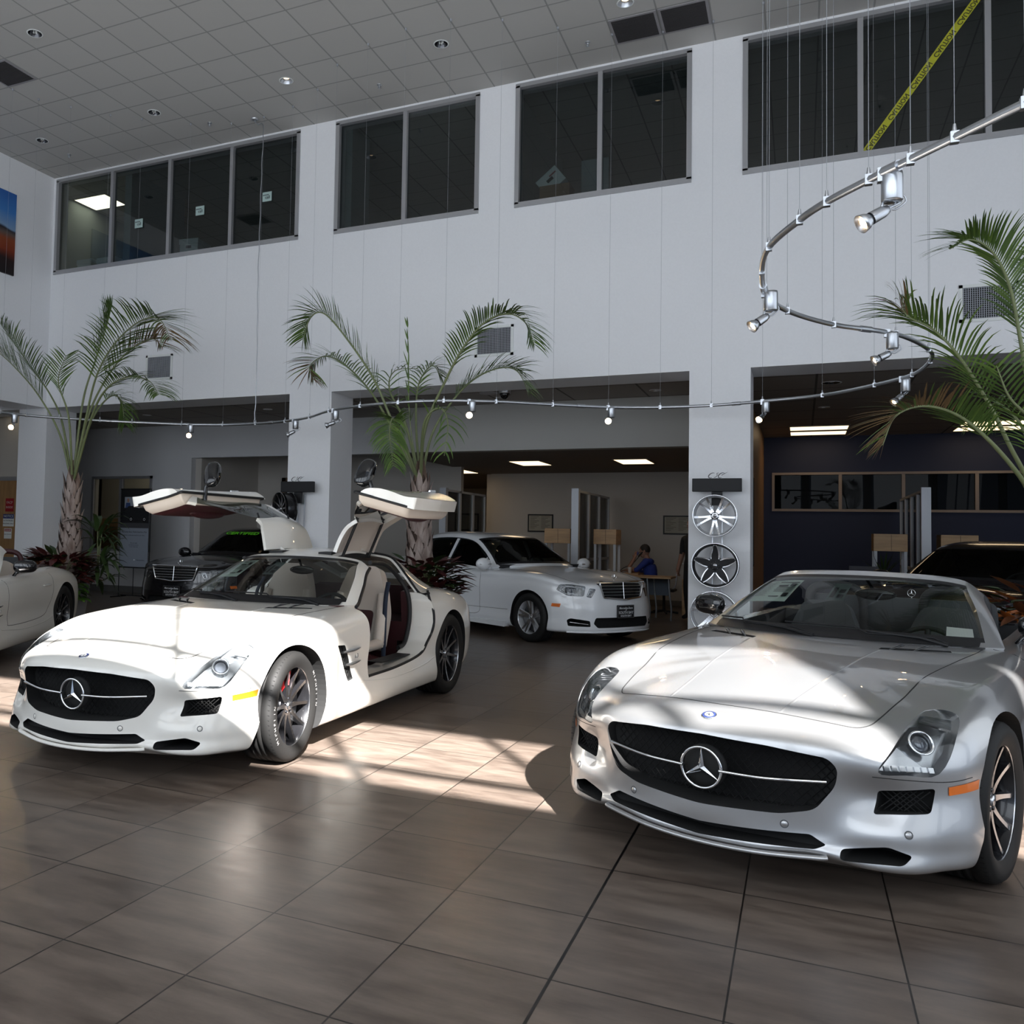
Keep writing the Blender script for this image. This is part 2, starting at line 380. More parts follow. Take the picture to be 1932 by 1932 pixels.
# lower back rooms
mb = MB(); YB = 14.9
mb.box(-16.2, YB, 0, -14.25, YB+.15, ZC).box(-14.25, YB, 0, -12.65, YB+.15, .92).box(-14.25, YB, 2.50, -12.65, YB+.15, ZC).box(-12.65, YB, 0, -11.58, YB+.15, ZC).box(-11.58, YB, 2.90, -6.3, YB+.15, ZC)
struct(mb.build('wall_rear_left', [mat('rear_wall_paint', (.62, .62, .63), .7)]))
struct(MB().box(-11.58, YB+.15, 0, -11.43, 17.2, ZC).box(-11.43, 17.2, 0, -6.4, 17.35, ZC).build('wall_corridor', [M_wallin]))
struct(MB().box(-7.05, 12.15, 2.82, -.56, 14.3, ZC).build('wall_beam', [mat('beam_paint', (.44, .435, .41), .7)])) if False else None
struct(MB().box(-6.34, 14.0, 2.82, -1.26, 14.25, ZC).build('wall_beam', [mat('beam_paint', (.44, .435, .41), .7)]))
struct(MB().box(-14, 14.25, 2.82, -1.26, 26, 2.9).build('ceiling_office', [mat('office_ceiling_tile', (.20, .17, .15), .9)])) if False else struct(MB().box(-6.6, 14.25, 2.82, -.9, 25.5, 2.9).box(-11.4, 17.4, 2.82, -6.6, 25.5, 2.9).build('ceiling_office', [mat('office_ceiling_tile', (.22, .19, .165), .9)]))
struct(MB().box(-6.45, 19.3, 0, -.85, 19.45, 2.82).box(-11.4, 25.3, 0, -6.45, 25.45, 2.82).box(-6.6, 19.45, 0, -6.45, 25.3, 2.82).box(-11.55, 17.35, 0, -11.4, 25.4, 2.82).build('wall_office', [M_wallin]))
struct(MB().box(-1.26+.0, D+.70, 0, -.72, 20.3, ZC).build('wall_divider', [M_ply]))
mb = MB(); YW = 20.3; wx0, wx1, wz0, wz1 = -.51, 6.0, 2.09, 2.80
mb.box(-.72, YW, 0, wx0, YW+.15, ZC).box(wx0, YW, 0, wx1, YW+.15, wz0).box(wx0, YW, wz1, wx1, YW+.15, ZC).box(wx1, YW, 0, 8.0, YW+.15, ZC)
struct(mb.build('wall_navy', [M_blue]))
w = struct(MB().box(wx0-.05, YW-.04, wz0-.05, wx1+.05, YW+.02, wz0).box(wx0-.05, YW-.04, wz1, wx1+.05, YW+.02, wz1+.05).box(wx0-.05, YW-.04, wz0, wx0, YW+.02, wz1).build('window_6', [mat('tan_window_frame', (.30, .25, .22), .5)]))
for x in (.72, 1.84, 3.07, 4.3): MB().box(x-.03, YW-.03, wz0, x+.03, YW+.02, wz1).build('window_mullion', [MATS['tan_window_frame']], w)
MB().add([(wx0, YW+.03, wz0), (wx1, YW+.03, wz0), (wx1, YW+.03, wz1), (wx0, YW+.03, wz1)], [(0, 1, 2, 3)]).build('window_pane', [glassmat('internal_glass', (.16, .17, .18), 1.17)], w)
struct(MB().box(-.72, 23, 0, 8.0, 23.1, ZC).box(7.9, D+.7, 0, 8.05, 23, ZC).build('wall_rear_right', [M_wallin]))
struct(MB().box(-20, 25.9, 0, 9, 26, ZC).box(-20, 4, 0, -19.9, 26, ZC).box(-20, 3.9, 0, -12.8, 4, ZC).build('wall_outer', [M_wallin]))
struct(MB().box(-19.9, 12.45, 0, -13.35, 12.6, ZC).build('wall_side_bay', [M_wallin]))
for nm, bx in (('baseboard_rear', (-12.65, YB-.015, 0, -11.58, YB, .14)), ('baseboard_rear_left', (-16.2, YB-.015, 0, -12.65, YB, .14)), ('baseboard_office', (-6.45, 19.28, 0, -1.3, 19.3, .12))):
    struct(MB().box(*bx).build(nm, [mat('baseboard', (.16, .155, .15), .6)]))
# storefront window in the rear left wall
w = struct(MB().box(-14.27, YB-.03, 2.47, -12.60, YB+.05, 2.53).box(-14.27, YB-.03, .89, -12.60, YB+.05, .94).box(-14.30, YB-.03, .89, -14.24, YB+.05, 2.53).box(-12.66, YB-.03, .89, -12.60, YB+.05, 2.53).box(-13.50, YB-.03, .92, -13.42, YB+.05, 2.5).build('window_7', [M_frame]))
for a, b in ((-14.24, -13.5), (-13.42, -12.66)): MB().add([(a, YB, .94), (b, YB, .94), (b, YB, 2.47), (a, YB, 2.47)], [(0, 1, 2, 3)]).build('window_pane', [glassmat('storefront_glass', (.45, .46, .45), 1.5, boost=.03)], w)
MB().box(-14.24, YB+.06, .92, -12.66, YB+.10, 1.60).build('lower_panel', [M_wood], w)
struct(MB().box(-16, 17.0, 0, -11.6, 17.1, ZC).build('wall_behind_storefront', [mat('pale_office_paint', (.62, .60, .55), .8)]))
# corridor door with dark transom
dr = struct(MB().box(-10.72, 17.1, 0, -10.62, 17.2, 2.62).box(-9.72, 17.1, 0, -9.62, 17.2, 2.62).box(-10.72, 17.1, 2.54, -9.62, 17.2, 2.62).box(-10.72, 17.1, 2.02, -9.62, 17.2, 2.10).build('door_1', [mat('brown_door_frame', (.16, .10, .06), .5)]))
MB().box(-10.62, 17.14, .02, -9.72, 17.18, 2.02).build('door_leaf', [mat('dark_door', (.03, .025, .02), .4)], dr); MB().box(-10.62, 17.14, 2.10, -9.72, 17.16, 2.54).build('transom_glass', [M_blackg], dr)
# wooden door with its signs in the side bay
dr = struct(MB().box(-14.62, 12.40, 0, -14.54, 12.46, 2.36).box(-13.62, 12.40, 0, -13.54, 12.46, 2.36).box(-14.62, 12.40, 2.28, -13.54, 12.46, 2.36).build('door_2', [M_frame]))
MB().box(-14.54, 12.41, .02, -13.62, 12.45, 2.28).build('door_leaf', [M_ply], dr)
def sign(name, label, x0, z0, x1, z1, y, face, lines, back=M_paper):
    o = MB().box(x0, y-.006, z0, x1, y, z1).build(name, [back]); tag(o, label, 'sign')
    for bx, mm in face:
        MB().box(x0+(x1-x0)*bx[0], y-.0075, z0+(z1-z0)*bx[1], x0+(x1-x0)*bx[2], y-.006, z0+(z1-z0)*bx[3]).build('sign_band', [mm], o)
    for txt, cx, cz, sz, mm in lines: text_obj('sign_text', txt, sz, mm, o, frame((x0+(x1-x0)*cx, y-.008, z0+(z1-z0)*cz), (1, 0, 0), (0, 0, 1)), .0004)
    return o
M_sred = mat('sign_red', (.30, .012, .02), .5); M_sblue = mat('sign_blue', (.015, .03, .16), .5); M_swhite = mat('sign_white_ink', (.6, .55, .52), .6)
sign('wall_sign', 'dark red FACP INSIDE sign on the wooden door', -14.14, 1.67, -13.92, 1.93, 12.41, [], [('FACP', .5, .68, .07, M_swhite), ('INSIDE', .5, .32, .062, M_swhite)], M_sred)
sign('wall_sign', 'white NOTICE sign with blue band under the red sign', -14.19, 1.38, -13.90, 1.62, 12.41, [((0, .64, 1, 1), M_sblue)], [('NOTICE', .5, .82, .07, M_paper), ('AUTHORIZED', .5, .47, .042, M_ink), ('PERSONNEL ONLY', .5, .22, .034, M_ink)])
sign('wall_sign', 'white DANGER sign with red band, lowest on the wooden door', -14.15, 1.14, -13.95, 1.34, 12.41, [((.05, .70, .95, .95), M_sred)], [('DANGER', .5, .82, .042, M_paper), ('HIGH VOLTAGE', .5, .42, .026, M_ink)])

# ------------------------------------------------------------------ ceiling fittings
HOLES = {}
def cutter(mb, m): return mb.build('cutter', [m], merge=1e-6)
def drill(cname, holes):
    o = bpy.data.objects[cname]; cs = [cutter(MB().lathe([(r, -.02), (r, .09)], 32, T(x, y, z), cap=True, smooth=False), o.data.materials[0]) for x, y, z, r in holes]; boolean(o, cs); o['kind'] = 'structure'
def downlight(x, y, z, lit, label, group, r=.085):
    HOLES.setdefault('ceiling' if z > 5 else 'ceiling_back_rooms', []).append((x, y, z, r*.99))
    t = empty('downlight', label, 'ceiling light', (x, y, z), 0, group)
    MB().lathe([(r*1.18, 0), (r*1.15, -.006), (r, -.004)], 28).build('trim_ring', [M_paper], t)
    MB().lathe([(r, -.004), (r*.80, .035), (r*.55, .060), (.001, .064)], 28, mi=0).build('reflector_cone', [mat('dark_reflector', (.09, .09, .095), .18, .9) if not lit else M_alu], t)
    if lit: MB().lathe([(.001, .040), (r*.5, .042), (r*.55, .058)], 16).build('lamp_disc', [mat('downlight_glow', (.9, .8, .6), .5, emit=(1, .72, .42), estr=lit)], t)
    else:
        b = MB(); b.tube([(-r*.25, 0, .01), (-r*.25, 0, .06)], r*.14, 8); b.tube([(r*.25, 0, .01), (r*.25, 0, .06)], r*.14, 8); b.tube([(0, r*.25, .01), (0, r*.25, .06)], r*.14, 8); b.build('bulb_tubes', [M_paper], t)
    return t
for x, y, lit, lb in ((-8.79, 7.88, 0, 'unlit round downlight nearest the top left of the high ceiling'), (-4.15, 10.15, 0, 'unlit round downlight above the two-pane clerestory window'), (-1.86, 10.2, 3.0, 'lit round downlight beside the two dark return grilles'), (-6.46, 10.15, 1.0, 'pale round downlight above the second pillar'), (-8.79, 10.16, 0, 'unlit round downlight above the four-pane window'), (-11.12, 10.2, 0, 'unlit round downlight closest to the left wall')):
    downlight(x, y, H-.001, lit, lb, 'downlights in the high ceiling')
for x, y, lb in ((-8.72, 13.37, 'low downlight behind the left opening near the second pillar'), (-11.48, 13.35, 'low downlight behind the left opening near the corner pillar'), (-4.30, 13.36, 'low downlight beside the black dome camera'), (-1.95, 13.38, 'low downlight at the right of the middle opening'), (.33, 15.89, 'low lit downlight in front of the navy wall')):
    downlight(x, y, ZC-.001, 1.2, lb, 'downlights in the low ceilings', .075)
downlight(.37, 13.48, ZC-.001, 0, 'unlit wide downlight in the dark ceiling by the right opening', 'downlights in the low ceilings', .11)
for _k, _v in HOLES.items(): drill(_k, _v)
def grille(x0, y0, x1, y1, z, label):
    g = MB(); g.box(x0, y0, z-.012, x1, y1, z-.001); o = tag(g.build('return_air_grille', [mat('grey_grille_frame', (.30, .29, .30), .6)]), label, 'air vent', 'return air grilles in the high ceiling')
    b = MB(); n_ = 20
    for k in range(n_): y = y0+.03+(y1-y0-.06)*(k+.5)/n_; b.box(x0+.03, y-.007, z-.016, x1-.03, y+.004, z-.012)
    b.build('grille_core', [mat('dark_grille', (.035, .033, .034), .8)], o); MB().box(x0+.03, y0+.03, z-.0125, x1-.03, y1-.03, z-.0119).build('grille_backing', [mat('grille_shadow', (.06, .055, .057), .8)], o)
gx = lambda i: -9.061+.57781*i
grille(gx(12)+.01, 10.475, gx(13)-.01, 11.03, H, 'dark square return grille nearest the round lit downlight'); grille(gx(13)+.01, 10.475, gx(14)-.01, 11.03, H, 'dark square return grille to the right of its twin')
grille(gx(-2)+.01, 8.16, gx(-1)-.01, 8.72, H, 'dusty grey return grille at the left edge of the high ceiling')
for x, y in ((-2.44, 10.85), (-5.32, 10.76), (-8.22, 10.77), (-11.12, 10.78)):
    b = MB(); b.lathe([(.035, H-.001), (.033, H-.008), (.012, H-.010), (.010, H-.045), (.022, H-.050), (.001, H-.055)], 14, T(x, y, 0)); tag(b.build('sprinkler_head', [M_alu]), {-2.44: 'sprinkler head left of the dark return grilles', -5.32: 'sprinkler head above the two-pane window', -8.22: 'sprinkler head above the four-pane window middle', -11.12: 'sprinkler head nearest the left wall corner'}[x], 'sprinkler', 'sprinklers in the high ceiling')
# wall vents
for x, lb in ((-9.61, 'white wall vent behind the left palm'), (-3.81, 'white wall vent above the middle opening behind the palm'), (1.85, 'white wall vent behind the right palm fronds')):
    t = empty('wall_vent', lb, 'air vent', (x, D, 4.07), 0, 'supply air vents on the white wall')
    w_, h_ = .275, .21; b = MB()
    b.box(-w_, -.018, -h_, w_, 0, -h_+.035).box(-w_, -.018, h_-.035, w_, 0, h_).box(-w_, -.018, -h_, -w_+.035, 0, h_).box(w_-.035, -.018, -h_, w_, 0, h_); b.build('vent_frame', [M_paper], t)
    MB().box(-w_+.03, -.003, -h_+.03, w_-.03, -.001, h_-.03).build('vent_backing', [M_void], t)
    b = MB()
    for k in range(23): xx = -w_+.045+(2*w_-.09)*k/22; b.box(xx-.003, -.014, -h_+.03, xx+.003, -.006, h_-.03)
    for k in range(15): zz = -h_+.045+(2*h_-.09)*k/14; b.box(-w_+.03, -.010, zz-.0015, w_-.03, -.006, zz+.0015)
    b.build('vent_louvres', [mat('vent_louvre', (.42, .44, .48), .5)], t)
# dome camera, speaker in the low ceiling
b = MB(); b.lathe([(.09, ZC-.001), (.09, ZC-.05), (.085, ZC-.055)], 20, T(-4.05, 12.7, 0), cap=False); dc = tag(b.build('dome_camera', [M_alu]), 'black dome security camera under the low ceiling', 'camera'); b = MB(); b.sphere((-4.05, 12.7, ZC-.055), (.075, .075, .085), 16, 10); b.build('dome', [M_blackg], dc)
b = MB(); b.lathe([(.14, ZC-.001), (.14, ZC-.012), (.12, ZC-.016), (.001, ZC-.018)], 24, T(-4.36, 12.85, 0)); tag(b.build('ceiling_speaker', [mat('pale_grey', (.45, .45, .46), .6)]), 'round pale ceiling speaker beside the dome camera', 'speaker')
def troffer(x, y, z, w, d, label, group, m=M_lightpanel2, split=True):
    t = empty('troffer_light', label, 'ceiling light', (x, y, z), 0, group)
    MB().box(-w/2, -d/2, -.012, w/2, d/2, -.001).build('housing', [mat('troffer_housing', (.3, .28, .25), .6)], t)
    for s in ((-1, 1) if split else (0,)):
        MB().box(-w/2+.03, (s*.27-.17)*d if split else -d/2+.03, -.016, w/2-.03, (s*.27+.17)*d if split else d/2-.03, -.012).build('light_panel', [m], t)
troffer(.30, 19.15, ZC, 1.05, 1.6, 'lit troffer near the navy wall under the dark ceiling, left one', 'troffers in the navy room'); troffer(3.15, 19.15, ZC, 1.1, 1.6, 'lit troffer near the navy wall behind the palm fronds', 'troffers in the navy room')
for x, y, lb in ((-4.72, 16.5, 'lit troffer above the left framed notice'), (-2.77, 16.5, 'lit troffer above the seated person'), (-6.9, 18.4, 'lit troffer by the edge of the office wall'), (-8.8, 18.6, 'lit troffer in the far dark office, nearest'), (-8.9, 20.8, 'lit troffer behind the palm stems'), (-8.9, 22.6, 'lit troffer farthest back in the dark office')):
    troffer(x, y, 2.82, .62, 1.0, lb, 'troffers in the office', split=False)
troffer(-13.9, 11.7, ZC, .6, 1.2, 'lit troffer in the bay at the far left', 'troffers in the office', M_lightpanel, False)
troffer(-12.17, 12.62, H, .80, .62, 'bright troffer seen through the first upper window pane', None, mat('upper_troffer_glow', (.9, .85, .7), .5, emit=(1.0, .88, .66), estr=4.5), False)
troffer(-13.6, 16.0, ZC, 1.2, .6, 'added glowing panel brightening the office behind the storefront window', None, mat('added_office_glow', (.9, .85, .7), .5, emit=(1.0, .9, .72), estr=5), False)  # glowing panel added to brighten the room behind the storefront glass

# ------------------------------------------------------------------ poster on the left wall
pm = mat('landscape_poster', (.1, .2, .5), .4); n, l = nodes(pm); tc = n.new('ShaderNodeTexCoord'); sx = n.new('ShaderNodeSeparateXYZ'); l.new(tc.outputs['Generated'], sx.inputs[0])
nz = n.new('ShaderNodeTexNoise'); nz.inputs['Scale'].default_value = 3; l.new(tc.outputs['Generated'], nz.inputs[0])
zz = math_node(n, l, 'ADD', sx.outputs[2], math_node(n, l, 'MULTIPLY', math_node(n, l, 'SUBTRACT', nz.outputs[0], .5), .22)); rp = n.new('ShaderNodeValToRGB'); l.new(zz, rp.inputs[0]); e = rp.color_ramp.elements
e[0].position = 0; e[0].color = (.010, .006, .006, 1); e[1].position = 1; e[1].color = (.03, .13, .42, 1)
for p, c in ((.16, (.02, .008, .008, 1)), (.28, (.22, .035, .012, 1)), (.40, (.26, .06, .02, 1)), (.47, (.12, .09, .08, 1)), (.52, (.02, .02, .03, 1)), (.56, (.22, .34, .52, 1)), (.75, (.05, .20, .52, 1))):
    q = e.new(p); q.color = c
l.new(rp.outputs[0], n['Principled BSDF'].inputs['Base Color'])
tag(MB().box(-12.13, 8.3, 5.64, -12.10, 10.60, 7.04).build('wall_poster', [pm]), 'large poster of blue sky over red desert on the left wall', 'poster')
# ------------------------------------------------------------------ wheels (local z points out of the wheel)
def tyre_mb(rt, w, rr):
    mb = MB(); h = w/2; b = rt-rr
    prof = [(rr-.012, -h+.014), (rr+.004, -h+.006), (rr+b*.35, -h-.004), (rr+b*.7, -h-.001), (rt-.016, -h+.010), (rt-.005, -h+.024)]
    x = -h+.03
    for gx in (-.055, -.02, .02, .055):
        prof += [(rt, gx-.007), (rt-.009, gx-.005), (rt-.009, gx+.005), (rt, gx+.007)]
    prof += [(rt-.005, h-.024), (rt-.016, h-.010), (rt-.019, h-.008), (rr+b*.7, h+.001), (rr+b*.35, h+.004), (rr+.004, h-.006), (rr-.012, h-.014)]
    mb.lathe(prof, 64); 
    for k in range(72):   # lateral tread sipes at both shoulders
        a = 2*PI*k/72; M = RZ(a)
        for s in (-1, 1): mb.add([M @ Vector((rt-.0045, .002*q, s*z)) for q, z in ((-1, h-.05), (1, h-.05), (1.6, h-.016), (-.4, h-.016))], [(0, 1, 2, 3)], 1)
    return mb
def spoke(mb, a0, a1, r0, r1, w0, wm, w1, z0, z1, th=.028, n=8, dish=-.012, faces=(1, 0)):
    P = []
    for i in range(n+1):
        t = i/n; r = r0+(r1-r0)*t; a = a0+(a1-a0)*(t**.8); w = (w0*(1-t)**2+2*wm*t*(1-t)+w1*t*t)/2; z = z0+(z1-z0)*t**1.6+dish*math.sin(PI*t)
        P.append((r, a, w, z))
    vs = []
    for r, a, w, z in P:
        c, s = math.cos(a), math.sin(a)
        for q, zz in ((-1, z), (1, z), (1.25, z-th), (-1.25, z-th)): vs.append((r*c-q*w*s, r*s+q*w*c, zz))
    fs = []; ms = []
    for i in range(n):
        for k, m in ((0, faces[0]), (1, faces[1]), (2, faces[1]), (3, faces[1])):
            k2 = (k+1) % 4; mb.add([vs[4*i+k], vs[4*i+k2], vs[4*i+4+k2], vs[4*i+4+k]], [(0, 1, 2, 3)], m, True)
def rim_mb(rr, w, style, face):
    """slots: 0 body colour, 1 machined face, 2 dark"""
    mb = MB(); h = w/2
    mb.lathe([(rr, -h+.01), (rr-.012, -h+.016), (rr-.02, -h+.05), (rr-.03, 0), (rr-.022, h-.045), (rr-.012, h-.02)], 64, mi=0)
    mb.lathe([(rr-.012, h-.02), (rr-.008, h-.012), (rr-.001, h-.009), (rr+.005, h-.012)], 64, mi=1)
    fz = h-.022
    hub = lambda z, r: mb.lathe([(.0, z), (r*.45, z), (r*.8, z-.004), (r, z-.014), (r*1.05, z-.05)], 32, mi=1 if style != 'star' else 0)
    if style == 'amg10':
        hub(fz-.03, .052)
        for k in range(5):
            c = 2*PI*k/5+PI/2
            for s in (-1, 1): spoke(mb, c+s*.30, c+s*.32, .035, rr-.012, .036, .013, .020, fz-.032, fz-.004, .03, dish=-.004)
    elif style == 'twin5':
        hub(fz-.022, .06)
        for k in range(5):
            c = 2*PI*k/5+PI/2
            for s in (-1, 1): spoke(mb, c+s*.12, c+s*.16, .04, rr-.010, .040, .024, .030, fz-.024, fz-.002, .03, dish=-.002)
    elif style == 'twin5w':
        hub(fz-.03, .06)
        for k in range(5):
            c = 2*PI*k/5-PI/2
            for s in (-1, 1): spoke(mb, c+s*.16, c+s*.23, .04, rr-.010, .032, .013, .028, fz-.034, fz-.002, .03, dish=-.006)
    elif style == 'star':
        hub(fz-.028, .07)
        for k in range(5):
            c = 2*PI*k/5+PI/2
            spoke(mb, c, c, .05, rr-.02, .10, .045, .030, fz-.03, fz-.004, .03, dish=0, faces=(0, 0))
            for s in (-1, 1): spoke(mb, c+s*.52, c+s*.066, .082, rr-.022, .011, .010, .010, fz-.024, fz+.001, .004, dish=0)
            spoke(mb, c-.066, c+.066, rr-.026, rr-.0235, .010, .010, .010, fz+.001, fz+.001, .004, n=2, dish=0)
    elif style == 'mesh10':
        hub(fz-.03, .05)
        for k in range(10): spoke(mb, 2*PI*k/10+.1, 2*PI*k/10+.1, .04, rr-.01, .03, .016, .028, fz-.03, fz-.002, .03)
    for k in range(5):   # wheel bolts
        a = 2*PI*k/5+PI/2; mb.lathe([(.0001, 0), (.009, 0), (.010, -.004), (.010, -.02)], 10, T(.042*math.cos(a), .042*math.sin(a), fz-.026), 2)
    mb.lathe([(.0001, fz-.019), (.022, fz-.020), (.024, fz-.026), (.025, fz-.04)], 24, mi=1)
    for k in range(3): # emblem star on the centre cap
        a = 2*PI*k/3+PI/2; mb.add([(.019*math.cos(a), .019*math.sin(a), fz-.018), (.004*math.cos(a+1.05), .004*math.sin(a+1.05), fz-.018), (0, 0, fz-.0175), (.004*math.cos(a-1.05), .004*math.sin(a-1.05), fz-.018)], [(0, 1, 2, 3)], 2)
    return mb
WHEELS = {}
def wheel_meshes(key, rt, w, rr, style, body, face, disc=True, cal=None, name_text=None):
    if key in WHEELS: return WHEELS[key]
    d = {}
    d['rim'] = rim_mb(rr, w, style, face).mesh('rim', [body, face, M_blackg], fix=False)
    d['tyre'] = tyre_mb(rt, w, rr).mesh('tyre', [M_rubber, M_void])
    if disc:
        mb = MB(); h = w/2
        mb.lathe([(.07, h-.075), (.075, h-.085), (rr*.78, h-.085), (rr*.78, h-.112), (.06, h-.112)], 48)
        mb.lathe([(rr-.025, h-.13), (.05, h-.14)], 32, mi=1)
        for i in range(36):
            a = i*2.4; r = .10+.004*i*(rr*.72-.1)/.14*.9
            mb.lathe([(.0001, h-.0845), (.004, h-.0845)], 6, T(r*math.cos(a), r*math.sin(a), 0), 1)
        d['disc'] = mb.mesh('brake_disc', [M_disc, M_void])
    if cal:
        mb = MB(); out = []; h = w/2
        for i in range(9): a = -.55+1.1*i/8; out.append((rr*.86*math.cos(a), rr*.86*math.sin(a)))
        for i in range(9): a = .5-1.0*i/8; out.append((rr*.5*math.cos(a), rr*.5*math.sin(a)))
        mb.prism(out, h-.062, h-.115, 2); d['cal'] = mb.mesh('brake_caliper', [cal])
    WHEELS[key] = d; return d
def add_wheel(car, d, x, y, z, side, steer=0, name='wheel', spin=0, cal_ang=0.0, txt=False, rt=.334, rr=.24, w=.265):
    """rim is the part; tyre, disc and caliper are its sub-parts"""
    M = T(x, y, z) @ RZ(steer) @ (RY(PI/2) if side > 0 else RY(-PI/2) @ RZ(PI)) @ RZ(spin)
    o = bpy.data.objects.new(name, d['rim']); link(o, car); o.matrix_local = M
    t = bpy.data.objects.new('tyre', d['tyre']); link(t, o)
    if 'disc' in d: link(bpy.data.objects.new('brake_disc', d['disc']), o)
    if 'cal' in d:
        c = bpy.data.objects.new('brake_caliper', d['cal']); link(c, o); c.matrix_local = RZ(cal_ang-spin)
    if txt:
        mb = None; r = (rt+rr)/2+.004; objs = []
        for base in (PI*.5, -PI*.5):
            for i, ch in enumerate('MICHELIN'):
                if d.get('lt') is None: d['lt'] = {}
                if ch not in d['lt']:
                    q = text_obj('lettering', ch, .034, MATS.get('tyre_lettering') or mat('tyre_lettering', (.30, .29, .28), .6), None, None, .0004); d['lt'][ch] = q.data; bpy.data.objects.remove(q, do_unlink=True)
                a = base+.36-.105*i; objs.append((d['lt'][ch], T(r*math.cos(a), r*math.sin(a), w/2+.0025) @ RZ(a-PI/2)))
        bm = bmesh.new()
        for me, Mx in objs:
            k = me.copy(); k.transform(Mx); bm.from_mesh(k); bpy.data.meshes.remove(k)
        me = bpy.data.meshes.new('sidewall_lettering'); bm.to_mesh(me); bm.free(); me.materials.append(MATS['tyre_lettering'])
        link(bpy.data.objects.new('sidewall_lettering', me), o)
    return o
def star_emblem(name, parent, r, M, mats=None, ring=.07):
    """three-pointed star in a ring, local z out"""
    mb = MB(); mb.tube([(r*math.cos(2*PI*k/40), r*math.sin(2*PI*k/40), 0) for k in range(40)], r*ring, 8, closed=True, up=(0, 0, 1))
    for k in range(3):
        a = PI/2+2*PI*k/3; u = Vector((math.cos(a), math.sin(a), 0)); v = Vector((-math.sin(a), math.cos(a), 0))
        c0 = Vector((0, 0, r*.13)); tip = u*r*.98; l = u.copy()
        b1 = (Vector((math.cos(a+PI/3), math.sin(a+PI/3), 0)))*r*.17; b2 = (Vector((math.cos(a-PI/3), math.sin(a-PI/3), 0)))*r*.17
        mb.add([c0, b1, tip, b2, Vector((0, 0, -r*.05))], [(0, 1, 2), (0, 2, 3), (4, 2, 1), (4, 3, 2)])
    me = mb.mesh(name, [M_chrome]); me.transform(M); o = bpy.data.objects.new(name, me); link(o, parent); return o
